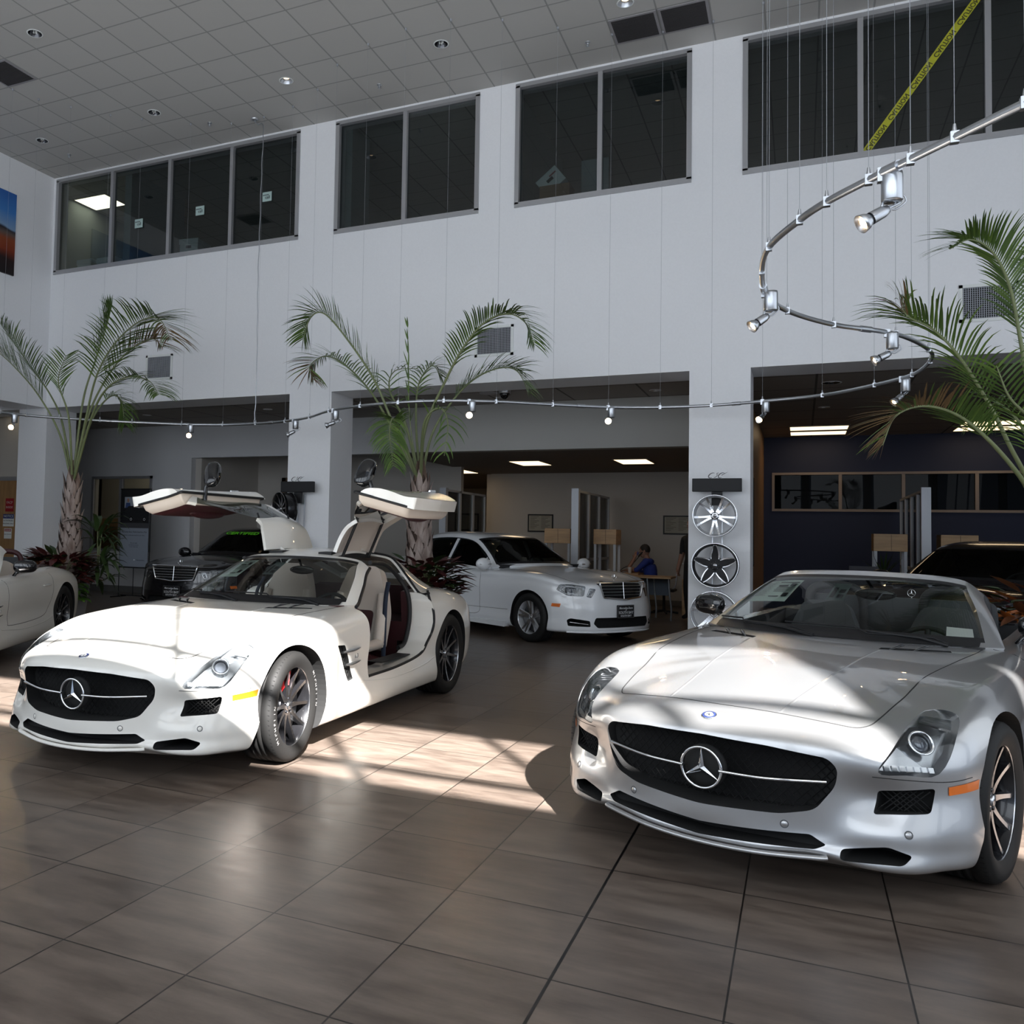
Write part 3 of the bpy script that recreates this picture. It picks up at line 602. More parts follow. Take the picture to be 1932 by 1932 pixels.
# ------------------------------------------------------------------ gullwing / roadster sports car
def rib(*a): return [tuple(p) for p in a]
SLS_RIBS = [
 rib((0,.80,.15),(0,.910,.185),(0,.905,.235),(0,.912,.31),(0,.905,.46),(0,.895,.58),(0,.862,.638),(0,.76,.680),(0,.5,.728),(0,.25,.770),(0,0,.805)),
 rib((.22,.79,.15),(.22,.892,.19),(.22,.886,.235),(.22,.882,.305),(.22,.882,.46),(.22,.875,.578),(.22,.845,.634),(.21,.745,.677),(.18,.48,.728),(.12,.22,.772),(0,-.03,.808)),
 rib((.42,.74,.15),(.42,.83,.205),(.42,.822,.245),(.42,.812,.30),(.43,.808,.45),(.44,.805,.565),(.44,.775,.622),(.42,.68,.663),(.35,.43,.722),(.2,.18,.776),(0,-.06,.811)),
 rib((.57,.66,.14),(.58,.755,.175),(.58,.735,.235),(.585,.725,.30),(.585,.665,.42),(.595,.705,.53),(.585,.675,.60),(.56,.57,.652),(.46,.36,.718),(.26,.13,.782),(0,-.1,.815)),
 rib((.69,.58,.14),(.71,.668,.165),(.715,.650,.235),(.715,.640,.30),(.705,.600,.42),(.70,.622,.53),(.695,.585,.605),(.665,.46,.668),(.55,.28,.728),(.31,.08,.79),(0,-.15,.82)),
 rib((.78,.46,.14),(.80,.545,.17),(.81,.535,.235),(.82,.520,.30),(.805,.495,.43),(.795,.51,.54),(.785,.46,.625),(.75,.345,.690),(.62,.20,.738),(.36,.02,.795),(0,-.2,.825)),
 rib((.85,.32,.14),(.88,.38,.17),(.895,.37,.235),(.90,.355,.30),(.885,.335,.44),(.88,.34,.55),(.865,.30,.645),(.815,.235,.718),(.67,.12,.760),(.4,-.05,.805),(0,-.26,.832)),
 rib((.88,0,.14),(.92,0,.165),(.935,0,.24),(.945,0,.31),(.95,0,.45),(.948,0,.57),(.930,0,.675),(.865,-.01,.765),(.72,-.03,.800),(.42,-.18,.822),(0,-.38,.843)),
 rib((.88,-.4,.14),(.92,-.4,.165),(.938,-.4,.24),(.945,-.4,.31),(.945,-.4,.45),(.945,-.4,.58),(.932,-.4,.69),(.872,-.4,.795),(.73,-.42,.832),(.44,-.5,.850),(0,-.62,.860)),
 rib((.88,-.8,.14),(.92,-.8,.165),(.945,-.8,.24),(.94,-.8,.32),(.925,-.8,.46),(.93,-.8,.59),(.922,-.8,.70),(.875,-.8,.805),(.74,-.82,.852),(.46,-.84,.868),(0,-.86,.874)),
 rib((.88,-1.25,.14),(.92,-1.25,.165),(.950,-1.25,.24),(.940,-1.25,.33),(.915,-1.25,.47),(.925,-1.25,.60),(.922,-1.25,.71),(.890,-1.25,.81),(.79,-1.25,.860),(.46,-1.25,.868),(0,-1.25,.868)),
 rib((.88,-1.75,.14),(.92,-1.75,.165),(.955,-1.75,.24),(.945,-1.75,.33),(.918,-1.75,.47),(.928,-1.75,.60),(.927,-1.75,.71),(.900,-1.75,.82),(.80,-1.75,.872),(.46,-1.75,.876),(0,-1.75,.876)),
 rib((.88,-2.2,.14),(.93,-2.2,.165),(.958,-2.2,.24),(.950,-2.2,.33),(.932,-2.2,.47),(.945,-2.2,.60),(.945,-2.2,.72),(.915,-2.2,.835),(.79,-2.2,.892),(.45,-2.2,.895),(0,-2.2,.895)),
 rib((.88,-2.68,.14),(.93,-2.68,.165),(.955,-2.68,.25),(.962,-2.68,.34),(.968,-2.68,.47),(.969,-2.68,.61),(.955,-2.68,.74),(.905,-2.68,.850),(.75,-2.68,.912),(.42,-2.68,.910),(0,-2.68,.910)),
 rib((.86,-3.05,.16),(.90,-3.05,.185),(.93,-3.05,.25),(.942,-3.05,.34),(.95,-3.05,.48),(.95,-3.05,.61),(.93,-3.05,.735),(.86,-3.04,.84),(.69,-3.0,.900),(.39,-2.95,.908),(0,-2.95,.91)),
 rib((.78,-3.32,.18),(.82,-3.36,.20),(.85,-3.38,.27),(.87,-3.38,.35),(.88,-3.38,.49),(.875,-3.38,.62),(.855,-3.37,.735),(.78,-3.32,.83),(.61,-3.2,.892),(.35,-3.12,.905),(0,-3.1,.91)),
 rib((.62,-3.46,.18),(.66,-3.52,.21),(.69,-3.55,.28),(.70,-3.56,.36),(.705,-3.57,.50),(.70,-3.56,.63),(.68,-3.55,.745),(.62,-3.48,.835),(.49,-3.33,.888),(.28,-3.22,.904),(0,-3.2,.91)),
 rib((.35,-3.52,.18),(.36,-3.60,.21),(.37,-3.63,.28),(.38,-3.645,.36),(.38,-3.65,.50),(.38,-3.64,.63),(.37,-3.63,.76),(.34,-3.56,.845),(.27,-3.40,.890),(.15,-3.28,.904),(0,-3.25,.908)),
 rib((0,-3.54,.18),(0,-3.62,.21),(0,-3.65,.28),(0,-3.665,.36),(0,-3.67,.50),(0,-3.66,.63),(0,-3.65,.765),(0,-3.58,.85),(0,-3.43,.892),(0,-3.34,.904),(0,-3.29,.908)),
]
SLS_CAN = [
 rib((0,-.82,.873),(.37,-.86,.872),(.60,-.95,.87),(.755,-1.085,.868),(.80,-1.14,.862),(.83,-1.20,.855)),
 rib((0,-1.20,1.065),(.34,-1.235,1.06),(.54,-1.30,1.045),(.665,-1.375,1.018),(.735,-1.40,.95),(.80,-1.42,.866)),
 rib((0,-1.58,1.215),(.30,-1.60,1.208),(.47,-1.635,1.192),(.560,-1.68,1.155),(.672,-1.70,1.03),(.797,-1.72,.873)),
 rib((0,-2.05,1.262),(.30,-2.05,1.253),(.48,-2.05,1.228),(.57,-2.05,1.178),(.680,-2.05,1.045),(.80,-2.05,.886)),
 rib((0,-2.48,1.215),(.28,-2.48,1.205),(.45,-2.48,1.180),(.535,-2.46,1.130),(.645,-2.43,1.025),(.775,-2.40,.897)),
 rib((0,-2.98,1.075),(.25,-2.97,1.066),(.40,-2.95,1.045),(.48,-2.92,1.01),(.58,-2.87,.965),(.70,-2.80,.905)),
 rib((0,-3.42,.895),(.24,-3.40,.895),(.36,-3.36,.895),(.43,-3.30,.895),(.52,-3.22,.893),(.60,-3.15,.890)),
]
DOOR_YZ = [(-1.018,.372),(-1.53,.378),(-2.0,.417),(-2.16,.50),(-2.247,.62),(-2.262,.74),(-2.235,.84),(-2.29,.93),(-1.02,.93),(-1.035,.84),(-1.05,.74),(-1.035,.60)]
def sls_body_grid(n1=6, n2=7):
    H = np.array(SLS_RIBS, float); full = np.concatenate([H, H[-2:0:-1]*[-1, 1, 1]])
    G = crm(full, n1, closed=True)                  # (I, K, 3)
    gh = G[:, -2]*[-1, 1, 1]; Gt = np.transpose(G, (1, 0, 2))
    return np.transpose(crm(Gt, n2, ghost_end=gh), (1, 0, 2))
def sls_canopy_grid(n1=8, n2=6):
    H = np.array(SLS_CAN, float); full = np.concatenate([H[:, :0:-1]*[-1, 1, 1], H], 1)
    G = crm(full, n1); return np.transpose(crm(np.transpose(G, (1, 0, 2)), n2), (1, 0, 2)), n1, n2
def cutter(mb, m):
    return mb.build('cutter', [m], merge=1e-6)
def on_side(surf, side, y, z, off=0):
    p = surf.ray((1.4*side, y, z), (-side, 0, 0))
    if p is None: p = Vector((.9*side, y, z))
    return p+Vector((off*side, 0, 0))
def strip_on(surf, pts, d, name, parent, m, r=.0028, off=0.0, n=6, closed=False, flat=None, sub=6):
    """thin line laid on the reference surface; pts are 3D guesses projected along d"""
    P = curve_pts(pts, sub, closed); d = Vector(d).normalized(); out = []
    for p in P:
        q = surf.ray(p-d*1.0, d)
        if q is not None: out.append(q+d*(-off))
    if len(out) < 2: return None
    mb = MB(); mb.tube(out, r, n, closed=closed, flat=flat); return mb.build(name, [m], parent)
def patch_on(surf, quad, d, nu, nv, off):
    """grid over a quad of 3D corners, projected on the surface along d"""
    a, b, c, e = [Vector(q) for q in quad]; d = Vector(d).normalized(); G = []
    for i in range(nu+1):
        row = []
        for j in range(nv+1):
            u, v = i/nu, j/nv; p = (a*(1-u)+b*u)*(1-v)+(e*(1-u)+c*u)*v
            q = surf.ray(p-d*.6, d)
            row.append((q if q is not None else p)-d*off)
        G.append(row)
    return G
SLS_LAMP = [(.668,.262,.700),(.745,.245,.722),(.800,.275,.705),(.812,.40,.64),(.790,.548,.532),(.70,.645,.527),(.612,.702,.530),(.618,.60,.585),(.64,.42,.66)]
SLS_LAMP_D = Vector((-.55, -.66, -.50)).normalized()
def mirror_pts(P, s): return [(p[0]*s, p[1], p[2]) for p in P]

def build_sls(kind, paint, label, loc, rz, steer=0, trim=None, seatm=None, hi=True, group=None):
    car = empty('sports_car', label, 'car', loc, rz, group)
    trim = trim or M_dark
    G = sls_body_grid(8 if hi else 5, 8 if hi else 5); I, K = G.shape[:2]
    mb = MB(); mb.grid([[tuple(p) for p in row] for row in G], 0, closed_u=True)
    for i in range(1, I//2):
        a, b = i, (i+1); c, e = I-i, I-(i+1)
        mb.f.append((a*K, b*K, (e % I)*K, c*K)) if b != e else mb.f.append((a*K, b*K, c*K)); mb.m.append(0); mb.sm.append(False)
    mb.f.append((0, K, (I-1)*K)); mb.m.append(0); mb.sm.append(False)
    body = mb.build('body_shell', [paint], car, merge=1e-5)
    surf = Surf(body.data)
    # ---- cutters
    cs = []
    gr = round_poly([(-.455,.568),(-.25,.592),(0,.600),(.25,.592),(.455,.568),(.487,.53),(.478,.46),(.415,.365),(.30,.336),(0,.322),(-.30,.336),(-.415,.365),(-.478,.46),(-.487,.53)], .03)
    cs.append(cutter(MB().prism(gr, .70, 1.2, 1), M_void))
    li = round_poly([(-.40,.272),(0,.250),(.40,.272),(.455,.240),(.42,.222),(0,.200),(-.42,.222),(-.455,.240)], .01)
    cs.append(cutter(MB().prism(li, .78, 1.2, 1), M_void))
    for s in (-1, 1):
        q = [(x*s, z) for x, z in round_poly([(.50,.192),(.69,.190),(.715,.225),(.64,.252),(.50,.232)], .015)]
        cs.append(cutter(MB().prism(q if s > 0 else q[::-1], .54, 1.2, 1), M_void))
        q = [(x*s, z) for x, z in round_poly([(.597,.447),(.768,.467),(.757,.374),(.587,.360)], .014)]
        Mx = T(0, 0, 0); cs.append(cutter(MB().prism(q if s > 0 else q[::-1], .50, 1.2, 1), M_void))
        # headlamp bowl
        P = [Vector((x*s, y, z)) for x, y, z in SLS_LAMP]; d = Vector((SLS_LAMP_D.x*s, SLS_LAMP_D.y, SLS_LAMP_D.z))
        P = [Vector(p) for p in crm([tuple(q) for q in P], 4, True)]
        n = len(P); hm = MB(); c0 = sum(P, Vector())/n; A = [p-d*(p-c0).dot(d)+d*.085 for p in P]; B = [p-d*(p-c0).dot(d)-d*.2 for p in P]
        hm.add(A+B, [(i, (i+1) % n, n+(i+1) % n, n+i) for i in range(n)]+[tuple(range(n))[::-1], tuple(range(n, 2*n))])
        cs.append(cutter(hm, M_lampdark))
        for yy, zz, rad in ((0, .345, .362), (-2.68, .36, .378)):
            cs.append(cutter(MB().lathe([(rad, 0), (rad, .6)], 64, T(s*.58, yy, zz) @ RY(s*PI/2), cap=True, smooth=False), M_void))
        cs.append(cutter(MB().prism([(.20,.05),(.455,.05),(.425,.14),(.375,.26),(.34,.36),(.20,.36)], s*.62, s*1.1, 0), M_void))
        # slot behind the front wheel
        q = round_poly([(-.520,.648),(-.632,.640),(-.700,.53),(-.768,.396),(-.685,.388),(-.60,.52)], .012)
        cs.append(cutter(MB().prism(q, s*.90, s*1.1, 0), M_void))
        # bonnet vent
        q = [(x*s, y) for x, y in round_poly([(.315,-.585),(.46,-.640),(.615,-.728),(.60,-.775),(.45,-.700),(.315,-.642)], .008)]
        cs.append(cutter(MB().prism(q, .81, 1.0, 2), M_void))
    # cabin
    if kind == 'coupe':
        cs.append(cutter(MB().prism(round_poly([(-.70,.24),(.70,.24),(.74,.60),(.70,1.0),(-.70,1.0),(-.74,.60)], .04), -1.10, -2.32, 1), trim))
        cs.append(cutter(MB().prism([(-.62,.64),(.62,.64),(.60,1.0),(-.60,1.0)], -2.28, -3.0, 1), trim))
        for s in (-1, 1):
            cs.append(cutter(MB().prism(round_poly(DOOR_YZ, .02, 3), s*.66, s*1.1, 0), paint))
    else:
        cs.append(cutter(MB().prism(round_poly([(-.70,.24),(.70,.24),(.74,.60),(.715,1.0),(-.715,1.0),(-.74,.60)], .04), -1.10, -2.42, 1), trim))
    boolean(body, cs)
    me = body.data
    smooth_like(me, surf, 0)
    # ---- glasshouse
    C, n1, n2 = sls_canopy_grid(); NR, NC = C.shape[:2]; cc = (NC-1)//2
    rows = lambda r: r*n1; col = lambda j: abs(j+.5-cc)/n2
    def cell(i): return (i+.5)/n1
    def is_ws(i, j): return 0.12 < cell(i) < 1.88 and col(j) < 2.70
    def is_frit(i, j): return is_ws(i, j) and not (.25 < cell(i) < 1.80 and col(j) < 2.62)
    def is_rw(i, j): return 4.35 < cell(i) < 5.55 and col(j) < 2.4
    def is_door(i, j):
        r, c = cell(i), col(j); return (r < 2.0 and c > 3.35) or (2.0 < r < 3.75 and c > .99)
    def is_side(i, j):
        r, c = cell(i), col(j); return c > 3.3 and 0.2 < r < 3.5 and c < 4.95 and (c > 3.3)
    def canopy(name, keep, parent, mats, mfun=None, thick=0, off=None):
        m = MB(); m.grid([[tuple(p) for p in row] for row in C], 0, skip=lambda i, j: not keep(i, j), mfun=mfun)
        o = m.build(name, mats, parent, fix=False)
        bm = bmesh.new(); bm.from_mesh(o.data); bmesh.ops.delete(bm, geom=[v for v in bm.verts if not v.link_faces], context='VERTS')
        bm.normal_update()
        if sum(f.normal.z for f in bm.faces) < 0: bmesh.ops.reverse_faces(bm, faces=bm.faces)
        bm.to_mesh(o.data); bm.free()
        if thick:
            md = o.modifiers.new('s', 'SOLIDIFY'); md.thickness = thick; md.offset = -1; md.use_rim = True
            if len(mats) > 1: md.material_offset = 1; md.material_offset_rim = 0
            nm = eval_mesh(o); o.modifiers.clear(); o.data = nm; nm.set_sharp_from_angle(angle=R(35))
        return o
    if kind == 'coupe':
        canopy('roof_frame', lambda i, j: not is_ws(i, j) and not is_rw(i, j) and not is_door(i, j), car, [paint, M_leather], thick=.028)
        canopy('rear_window', is_rw, car, [G_side])
    else:
        canopy('windscreen_frame', lambda i, j: cell(i) < 2.12 and not is_ws(i, j) and col(j) < 3.45, car, [paint, M_dark], thick=.03)
    ws = canopy('windscreen', is_ws, car, [G_wind, M_black], mfun=lambda i, j: 1 if is_frit(i, j) else 0)
    # black cowl strip and wipers
    cp = [Vector(p) for p in C[0]]; mbw = MB(); L = [p+Vector((0, .014, .003)) for p in cp if abs(p.x) < .70]; L2 = [p+Vector((0, -.05, .030)) for p in cp if abs(p.x) < .70]
    mbw.grid([[tuple(a), tuple(b)] for a, b in zip(L, L2)]); mbw.build('cowl_strip', [M_black], car, fix=False)
    for x0, x1 in ((-.42, .16), (.05, .60)):
        w = MB(); P = []
        for i in range(9):
            t = i/8; x = x0+(x1-x0)*t; k = int(round(cc+ (x/.68)*3*n2)); k = max(0, min(NC-1, k)); i0 = .10+.26*t
            a = C[int(i0*n1)][k]; b = C[int(i0*n1)+1][k]; P.append(Vector(a)+Vector((0, .004, .012)))
        w.tube(P, .005, 6); w.tube([P[0]+Vector((0, .015, -.008)), (P[0]+P[3])/2+Vector((0, .0, .008)), P[4]+Vector((0, 0, .012))], [.011, .009, .005], 6); w.build('wiper', [M_black], car)
    # ---- shut lines
    nonup = (0, 0, -1)
    strip_on(surf, [(-.705,-.96,.87),(-.700,-.80,.86),(-.66,-.40,.83),(-.60,.10,.76),(-.56,.42,.68),(-.53,.55,.65),(-.46,.62,.66),(-.25,.672,.68),(0,.690,.69),(.25,.672,.68),(.46,.62,.66),(.53,.55,.65),(.56,.42,.68),(.60,.10,.76),(.66,-.40,.83),(.700,-.80,.86),(.705,-.96,.87)], nonup, 'bonnet_seam', car, M_void, .0032, -.0012)
    for s in (-1, 1):
        # raised crease of the bonnet
        strip_on(surf, [(s*.235,.66,.69),(s*.25,.40,.74),(s*.285,0,.80),(s*.31,-.40,.85),(s*.325,-.56,.86)], nonup, 'bonnet_crease', car, paint, .008, -.0052, 8)
        strip_on(surf, [(s*.98,-.86,.36),(s*.98,-1.4,.315),(s*.98,-2.0,.33),(s*.98,-2.28,.37)], (-s, 0, 0), 'sill_crease', car, paint, .007, -.004)
        strip_on(surf, [(s*.60,.72,.505),(s*.72,.66,.498),(s*.82,.52,.49),(s*.87,.40,.50)], (-s*.55, -.83, 0), 'bumper_seam', car, M_void, .0022, -.001)
    # ---- grille: mesh back, chrome bar, star
    g = MB(); 
    for k in range(-19, 20):
        for sg in (-1, 1):
            x0 = k*.034; P = []
            for t in range(9):
                zz = .325+.27*t/8; xx = x0+sg*(zz-.46)*.9
                w = .487 if zz > .45 else .40+.09*(zz-.33)/.12
                if abs(xx) < w and zz < .598-.14*xx*xx: P.append((xx, .752-.25*xx*xx, zz))
            if len(P) > 1: g.tube(P, .0025, 4, caps=False)
    g.build('grille_mesh', [M_mesh], car)
    b = MB()
    for s in (-1, 1):
        P = curve_pts([(s*.075,.893,.463),(s*.25,.873,.466),(s*.452,.800,.478)], 6)
        b.tube(P, .0125, 8, flat=.6)
    b.build('grille_bar', [M_chrome], car)
    b = MB(); b.sphere((0, .845, .463), (.09, .03, .09)); b.build('star_backing', [M_void], car)
    star_emblem('star', car, .083, frame((0, .893, .463), (-1, 0, 0), (0, .03, 1)), ring=.075)
    # bonnet badge
    p = surf.ray((0, .812, 1), (0, 0, -1)); nn, _ = surf.normal(p); b = MB(); Mb = Matrix.Translation(p) @ nn.to_track_quat('Z', 'X').to_matrix().to_4x4()
    b.lathe([(.0001, .004), (.019, .004)], 24, Mb, 2); b.lathe([(.019, .004), (.027, .0035)], 24, Mb, 0); b.lathe([(.027, .0038), (.030, .003), (.0305, 0)], 24, Mb, 1)
    mblue = mat('badge_blue', (.015, .025, .09), .4); star_emblem('badge_star', car, .018, Mb @ T(0, 0, .0055), ring=.06)
    bd = b.build('bonnet_badge', [mblue, M_chrome, mat('badge_silver', (.45, .46, .48), .5, .3)], car)
    # lower lip, sensors
    b = MB(); P = [(x, y+.004, z) for x, y, z in [(-.46,.815,.196),(-.42,.835,.192),(-.22,.898,.180),(0,.918,.175),(.22,.898,.180),(.42,.835,.192),(.46,.815,.196)]]
    b.tube(curve_pts(P, 6), .014, 8, flat=.7); b.build('front_splitter', [paint], car)
    for s in (-1, 1):
        for x, z in ((.315, .298), (.70, .300)):
            q = surf.ray((s*x, 1.5, z), (0, -1, 0)); nn, _ = surf.normal(q); Ms = Matrix.Translation(q) @ nn.to_track_quat('Z', 'X').to_matrix().to_4x4()
            b = MB(); b.lathe([(.0001, .002), (.011, .002), (.0125, -.001)], 16, Ms); b.lathe([(.0125, .0005), (.016, .0008)], 16, Ms, 1); b.build('parking_sensor', [paint, M_grey], car)
        # mesh in side inlet
        b = MB()
        for k in range(12):
            for sg in (-1, 1):
                x = .57+k*.02
                P = [(s*(x+sg*(z-.41)), .68-.55*(x+sg*(z-.41)-.58)-.035, z) for z in (.372, .41, .452)]
                if all(.585 < abs(p[0]) < .77 for p in P): b.tube(P, .003, 4, caps=False)
        if b.v: b.build('inlet_mesh', [M_mesh], car)
        # side marker
        Gp = patch_on(surf, [(s*.805,.50,.470),(s*.882,.350,.488),(s*.876,.356,.452),(s*.806,.50,.438)], (-s*.8, -.6, 0), 6, 4, .003)
        b = MB(); b.grid([[tuple(p) for p in r] for r in Gp]); b.build('side_marker', [M_amber], car)
        # headlamp
        d = Vector((SLS_LAMP_D.x*s, SLS_LAMP_D.y, SLS_LAMP_D.z)); P = crm([tuple(q) for q in mirror_pts(SLS_LAMP, s)], 4, True)
        ctr = Vector(P.mean(0)); gl = MB(); rings = []
        for t in (1.0, .8, .6, .4, .2, .02):
            ring = []
            for q in P:
                pt = ctr+(Vector(q)-ctr)*t*.985; h = surf.ray(pt-d*.4, d); ring.append(tuple((h if h is not None else pt)-d*(-.002)))
            rings.append(ring)
        nP = len(P)
        for a in range(len(rings)-1):
            k0 = len(gl.v); gl.v += rings[a]+rings[a+1]
            for k in range(nP): gl.f.append((k0+k, k0+(k+1) % nP, k0+nP+(k+1) % nP, k0+nP+k)); gl.m.append(0); gl.sm.append(True)
        lamp = gl.build('headlamp', [G_lens], car, merge=1e-5)
        # chrome-grey inner shell, projector, side bars, LED strip
        def at(x, y, z, dep):
            p = surf.ray(Vector((s*x, y, z))-d*.4, d); return (p if p is not None else Vector((s*x, y, z)))+d*dep
        ax = Matrix.Translation(at(.712,.487,.622,.045)) @ (-d).to_track_quat('Z', 'Y').to_matrix().to_4x4()
        b = MB(); b.lathe([(.050, .016), (.044, .022), (.038, .006), (.034, -.01)], 28, ax, 0); b.build('projector_ring', [M_chrome], lamp)
        b = MB(); b.sphere((0, 0, -.004), (.034, .034, .022), 20, 10, 0, ax); b.build('projector_lens', [mat('projector_glass', (.12, .13, .15), .03, .3, 1.0)], lamp)
        b = MB(); Pi = [at(x, y, z, .060) for x, y, z in ((.66,.33,.68),(.78,.33,.66),(.79,.44,.60),(.78,.55,.552),(.63,.68,.55),(.65,.55,.61))]
        b.add(Pi, [tuple(range(6))]); b.build('reflector_panel', [M_lampsil], lamp)
        b = MB()
        for k in range(7):
            t = (k+.5)/7; c = at(.628+(.788-.628)*t*.97, .685-(.685-.555)*t, .548, .020); mm = Matrix.Translation(c) @ (-d).to_track_quat('Z', 'Y').to_matrix().to_4x4(); b.cbox((0, 0, 0), (.019, .021, .012), 0, mm)
        b.build('led_strip', [M_lampsil], lamp)
        b = MB()
        for k in range(3):
            t = k/3; c = [at(x, y, z, .022) for x, y, z in ((.672+.01*t,.30+.07*t,.700-.02*t),(.79+.01*t,.30+.06*t,.700-.03*t),(.79+.01*t,.318+.06*t,.69-.03*t),(.674+.01*t,.318+.07*t,.69-.02*t))]
            b.add(c, [(0, 1, 2, 3)])
        b.build('turn_signal_strip', [M_lampsil], lamp)
        # wing vent fins, numerals
        for z0, z1, y1 in ((.592, .598, -.885), (.502, .505, -.90)):
            b = MB(); P = [on_side(surf, s, y, z0+(z1-z0)*t, o) for t, y, o in ((0, -.60 if z0 > .55 else -.655, -.004), (.5, -.75, .012), (1, y1, .0))]
            b.tube(curve_pts(P, 5), [.010+.006*math.sin(PI*k/10)-.005*(k/10) for k in range(11)], 8, flat=.75); b.build('vent_fin', [M_chrome if kind != 'coupe' else M_alu], car)
        b = MB()
        for k in range(9):
            for sg in (-1, 1):
                P = []
                for t in range(7):
                    z = .395+.245*t/6; yy = -.52-.03*k+sg*(z-.5)*.5; lo = -.72+(z-.39)*.50; hi2 = lo-.0
                    c = -.725+(z-.392)*.555
                    if abs(yy-c) < .05: P.append((s*.912, yy, z))
                if len(P) > 1: b.tube(P, .003, 4, caps=False)
        if b.v: b.build('vent_mesh', [M_mesh], car)
        pq = on_side(surf, s, -.82, .545, .0012); text_obj('engine_badge', '6.3', .042, M_chrome, car, frame(pq, (0, s, 0), (0, 0, 1)), .002, xs=1.15)
        # bonnet vent fins
        for x in (.40, .50):
            b = MB(); b.tube([Vector((s*(x-.04), -.60-(x-.4)*.4, .858)), Vector((s*x, -.66-(x-.4)*.4, .878)), Vector((s*(x+.035), -.735-(x-.4)*.4, .884))], [.004, .011, .002], 6, flat=.6); b.build('bonnet_vent_fin', [M_blackg], car)
        b = MB()
        for k in range(16):
            x = .325+.018*k; b.tube([(s*x, -.60-(x-.33)*.42, .842), (s*(x+.01), -.66-(x-.33)*.48, .846)], .003, 4)
        b.build('bonnet_vent_mesh', [M_mesh], car)
        # tail lamp
        Gp = patch_on(surf, [(s*.45,-3.70,.80),(s*.80,-3.50,.79),(s*.83,-3.45,.745),(s*.45,-3.70,.735)], (-s*.35, 1, 0), 8, 3, .004)
        b = MB(); b.grid([[tuple(p) for p in r] for r in Gp]); b.build('tail_lamp', [mat('tail_lamp_red', (.35, .006, .008), .15, 0, 1)], car)
    # ---- wheels
    key = 'sls'+('c' if trim else '')
    fw = wheel_meshes('slsf', .334, .262, .245, 'amg10', M_rimblack, M_rimface, True, M_red)
    rw = wheel_meshes('slsr', .350, .285, .258, 'amg10', M_rimblack, M_rimface, True, None)
    for s in (-1, 1):
        add_wheel(car, fw, s*.795, 0, .334, s, steer, spin=.25, cal_ang=R(200), txt=(kind == 'coupe' and s < 0), rt=.334, rr=.245, w=.262)
        add_wheel(car, rw, s*.803, -2.68, .350, s, 0, spin=.1)
    # ---- interior
    sm, im = (seatm or M_leather), trim
    for s in (-1, 1):
        seat = empty_part('seat', car, (s*.36, -1.93, .27)); seat.scale = (1, 1, 1.0 if kind == 'coupe' else .86)
        b = MB(); b.grid(pillow([(-.24,-.02),(.24,-.02),(.24,.50),(-.24,.50)], .10, .17), 0); b.build('seat_cushion', [im if kind == 'coupe' else sm], seat, bevel=0)
        bk = MB(); back_prof = [(-.235,.10),(.235,.10),(.25,.42),(.20,.62),(.135,.80),(-.135,.80),(-.20,.62),(-.25,.42)]
        Mx = T(0, -.03, .06) @ RX(R(14))
        bk.prism(round_poly(back_prof, .06, 4), -.07, .05, 1, 0, Mx); o = bk.build('backrest', [sm], seat, bevel=.03)
        for q in (-1, 1):
            bb = MB(); bb.tube([Mx @ Vector(v) for v in ((q*.22, .07, .12), (q*.235, .085, .35), (q*.19, .06, .56))], [.05, .055, .03], 8); bb.build('side_bolster', [sm], seat)
        bb = MB(); bb.tube([Vector(v) for v in ((.23, .0, .22), (.23, .45, .21))], .045, 8); bb.tube([Vector(v) for v in ((-.23, .0, .22), (-.23, .45, .21))], .045, 8); bb.build('cushion_bolster', [sm], seat)
        bb = MB(); bb.prism(round_poly([(-.13,.14),(.13,.14),(.14,.42),(-.14,.42)], .04), .052, .060, 1, 0, Mx); bb.build('backrest_insert', [im if kind == 'coupe' else sm], seat)
        if kind == 'coupe':
            bb = MB(); bb.tube(curve_pts([(s*.25, -.12, .72), (s*.27, -.02, .55), (s*.27, .0, .12)], 5), .022, 6, flat=.15); bb.build('seat_belt', [mat('seat_belt_blue', (.012, .02, .04), .8)], seat)
    b = MB(); b.prism(round_poly([(-1.02,.50),(-1.30,.56),(-1.40,.68),(-1.36,.80),(-1.18,.862),(-.95,.87)], .03), -.71, .71, 0); b.build('dashboard', [im], car, bevel=.012)
    b = MB(); b.prism(round_poly([(-.13,.25),(.13,.25),(.12,.56),(-.12,.56)], .03), -1.30, -2.28, 1); b.build('centre_console', [im], car)
    b = MB(); Mw = T(-.36, -1.47, .74) @ RX(R(-68)); b.tube([Mw @ Vector((.18*math.cos(2*PI*k/28), .18*math.sin(2*PI*k/28), 0)) for k in range(28)], .015, 8, closed=True)
    b.tube([Mw @ Vector((-.17, 0, 0)), Mw @ Vector((.17, 0, 0))], .016, 6); b.tube([Mw @ Vector((0, 0, 0)), Mw @ Vector((0, -.17, 0))], .016, 6); b.sphere((0, 0, 0), (.06, .06, .03), 12, 8, 0, Mw); b.tube([Mw @ Vector((0, 0, 0)), Mw @ Vector((0, .02, .22))], .03, 8)
    b.build('steering_wheel', [M_dark], car)
    b = MB(); b.sphere((-.09, -1.50, 1.09), (.115, .02, .035), 16, 8); b.tube([(-.09, -1.50, 1.10), (-.02, -1.56, 1.19)], .01, 6); b.build('rear_view_mirror', [M_blackg], car)
    # window sticker sheets behind the windscreen (passenger side = car's right)
    def ws_pt(x, r):   # point on the windscreen, just inside it
        cidx = cc+x*n2; i = r*n1; i0 = int(i); f = i-i0; j0 = int(cidx); g = cidx-j0
        A = C[i0][j0]*(1-f)*(1-g)+C[i0+1][j0]*f*(1-g)+C[i0][j0+1]*(1-f)*g+C[i0+1][j0+1]*f*g
        return Vector(A)+Vector((0, -.012, -.016))
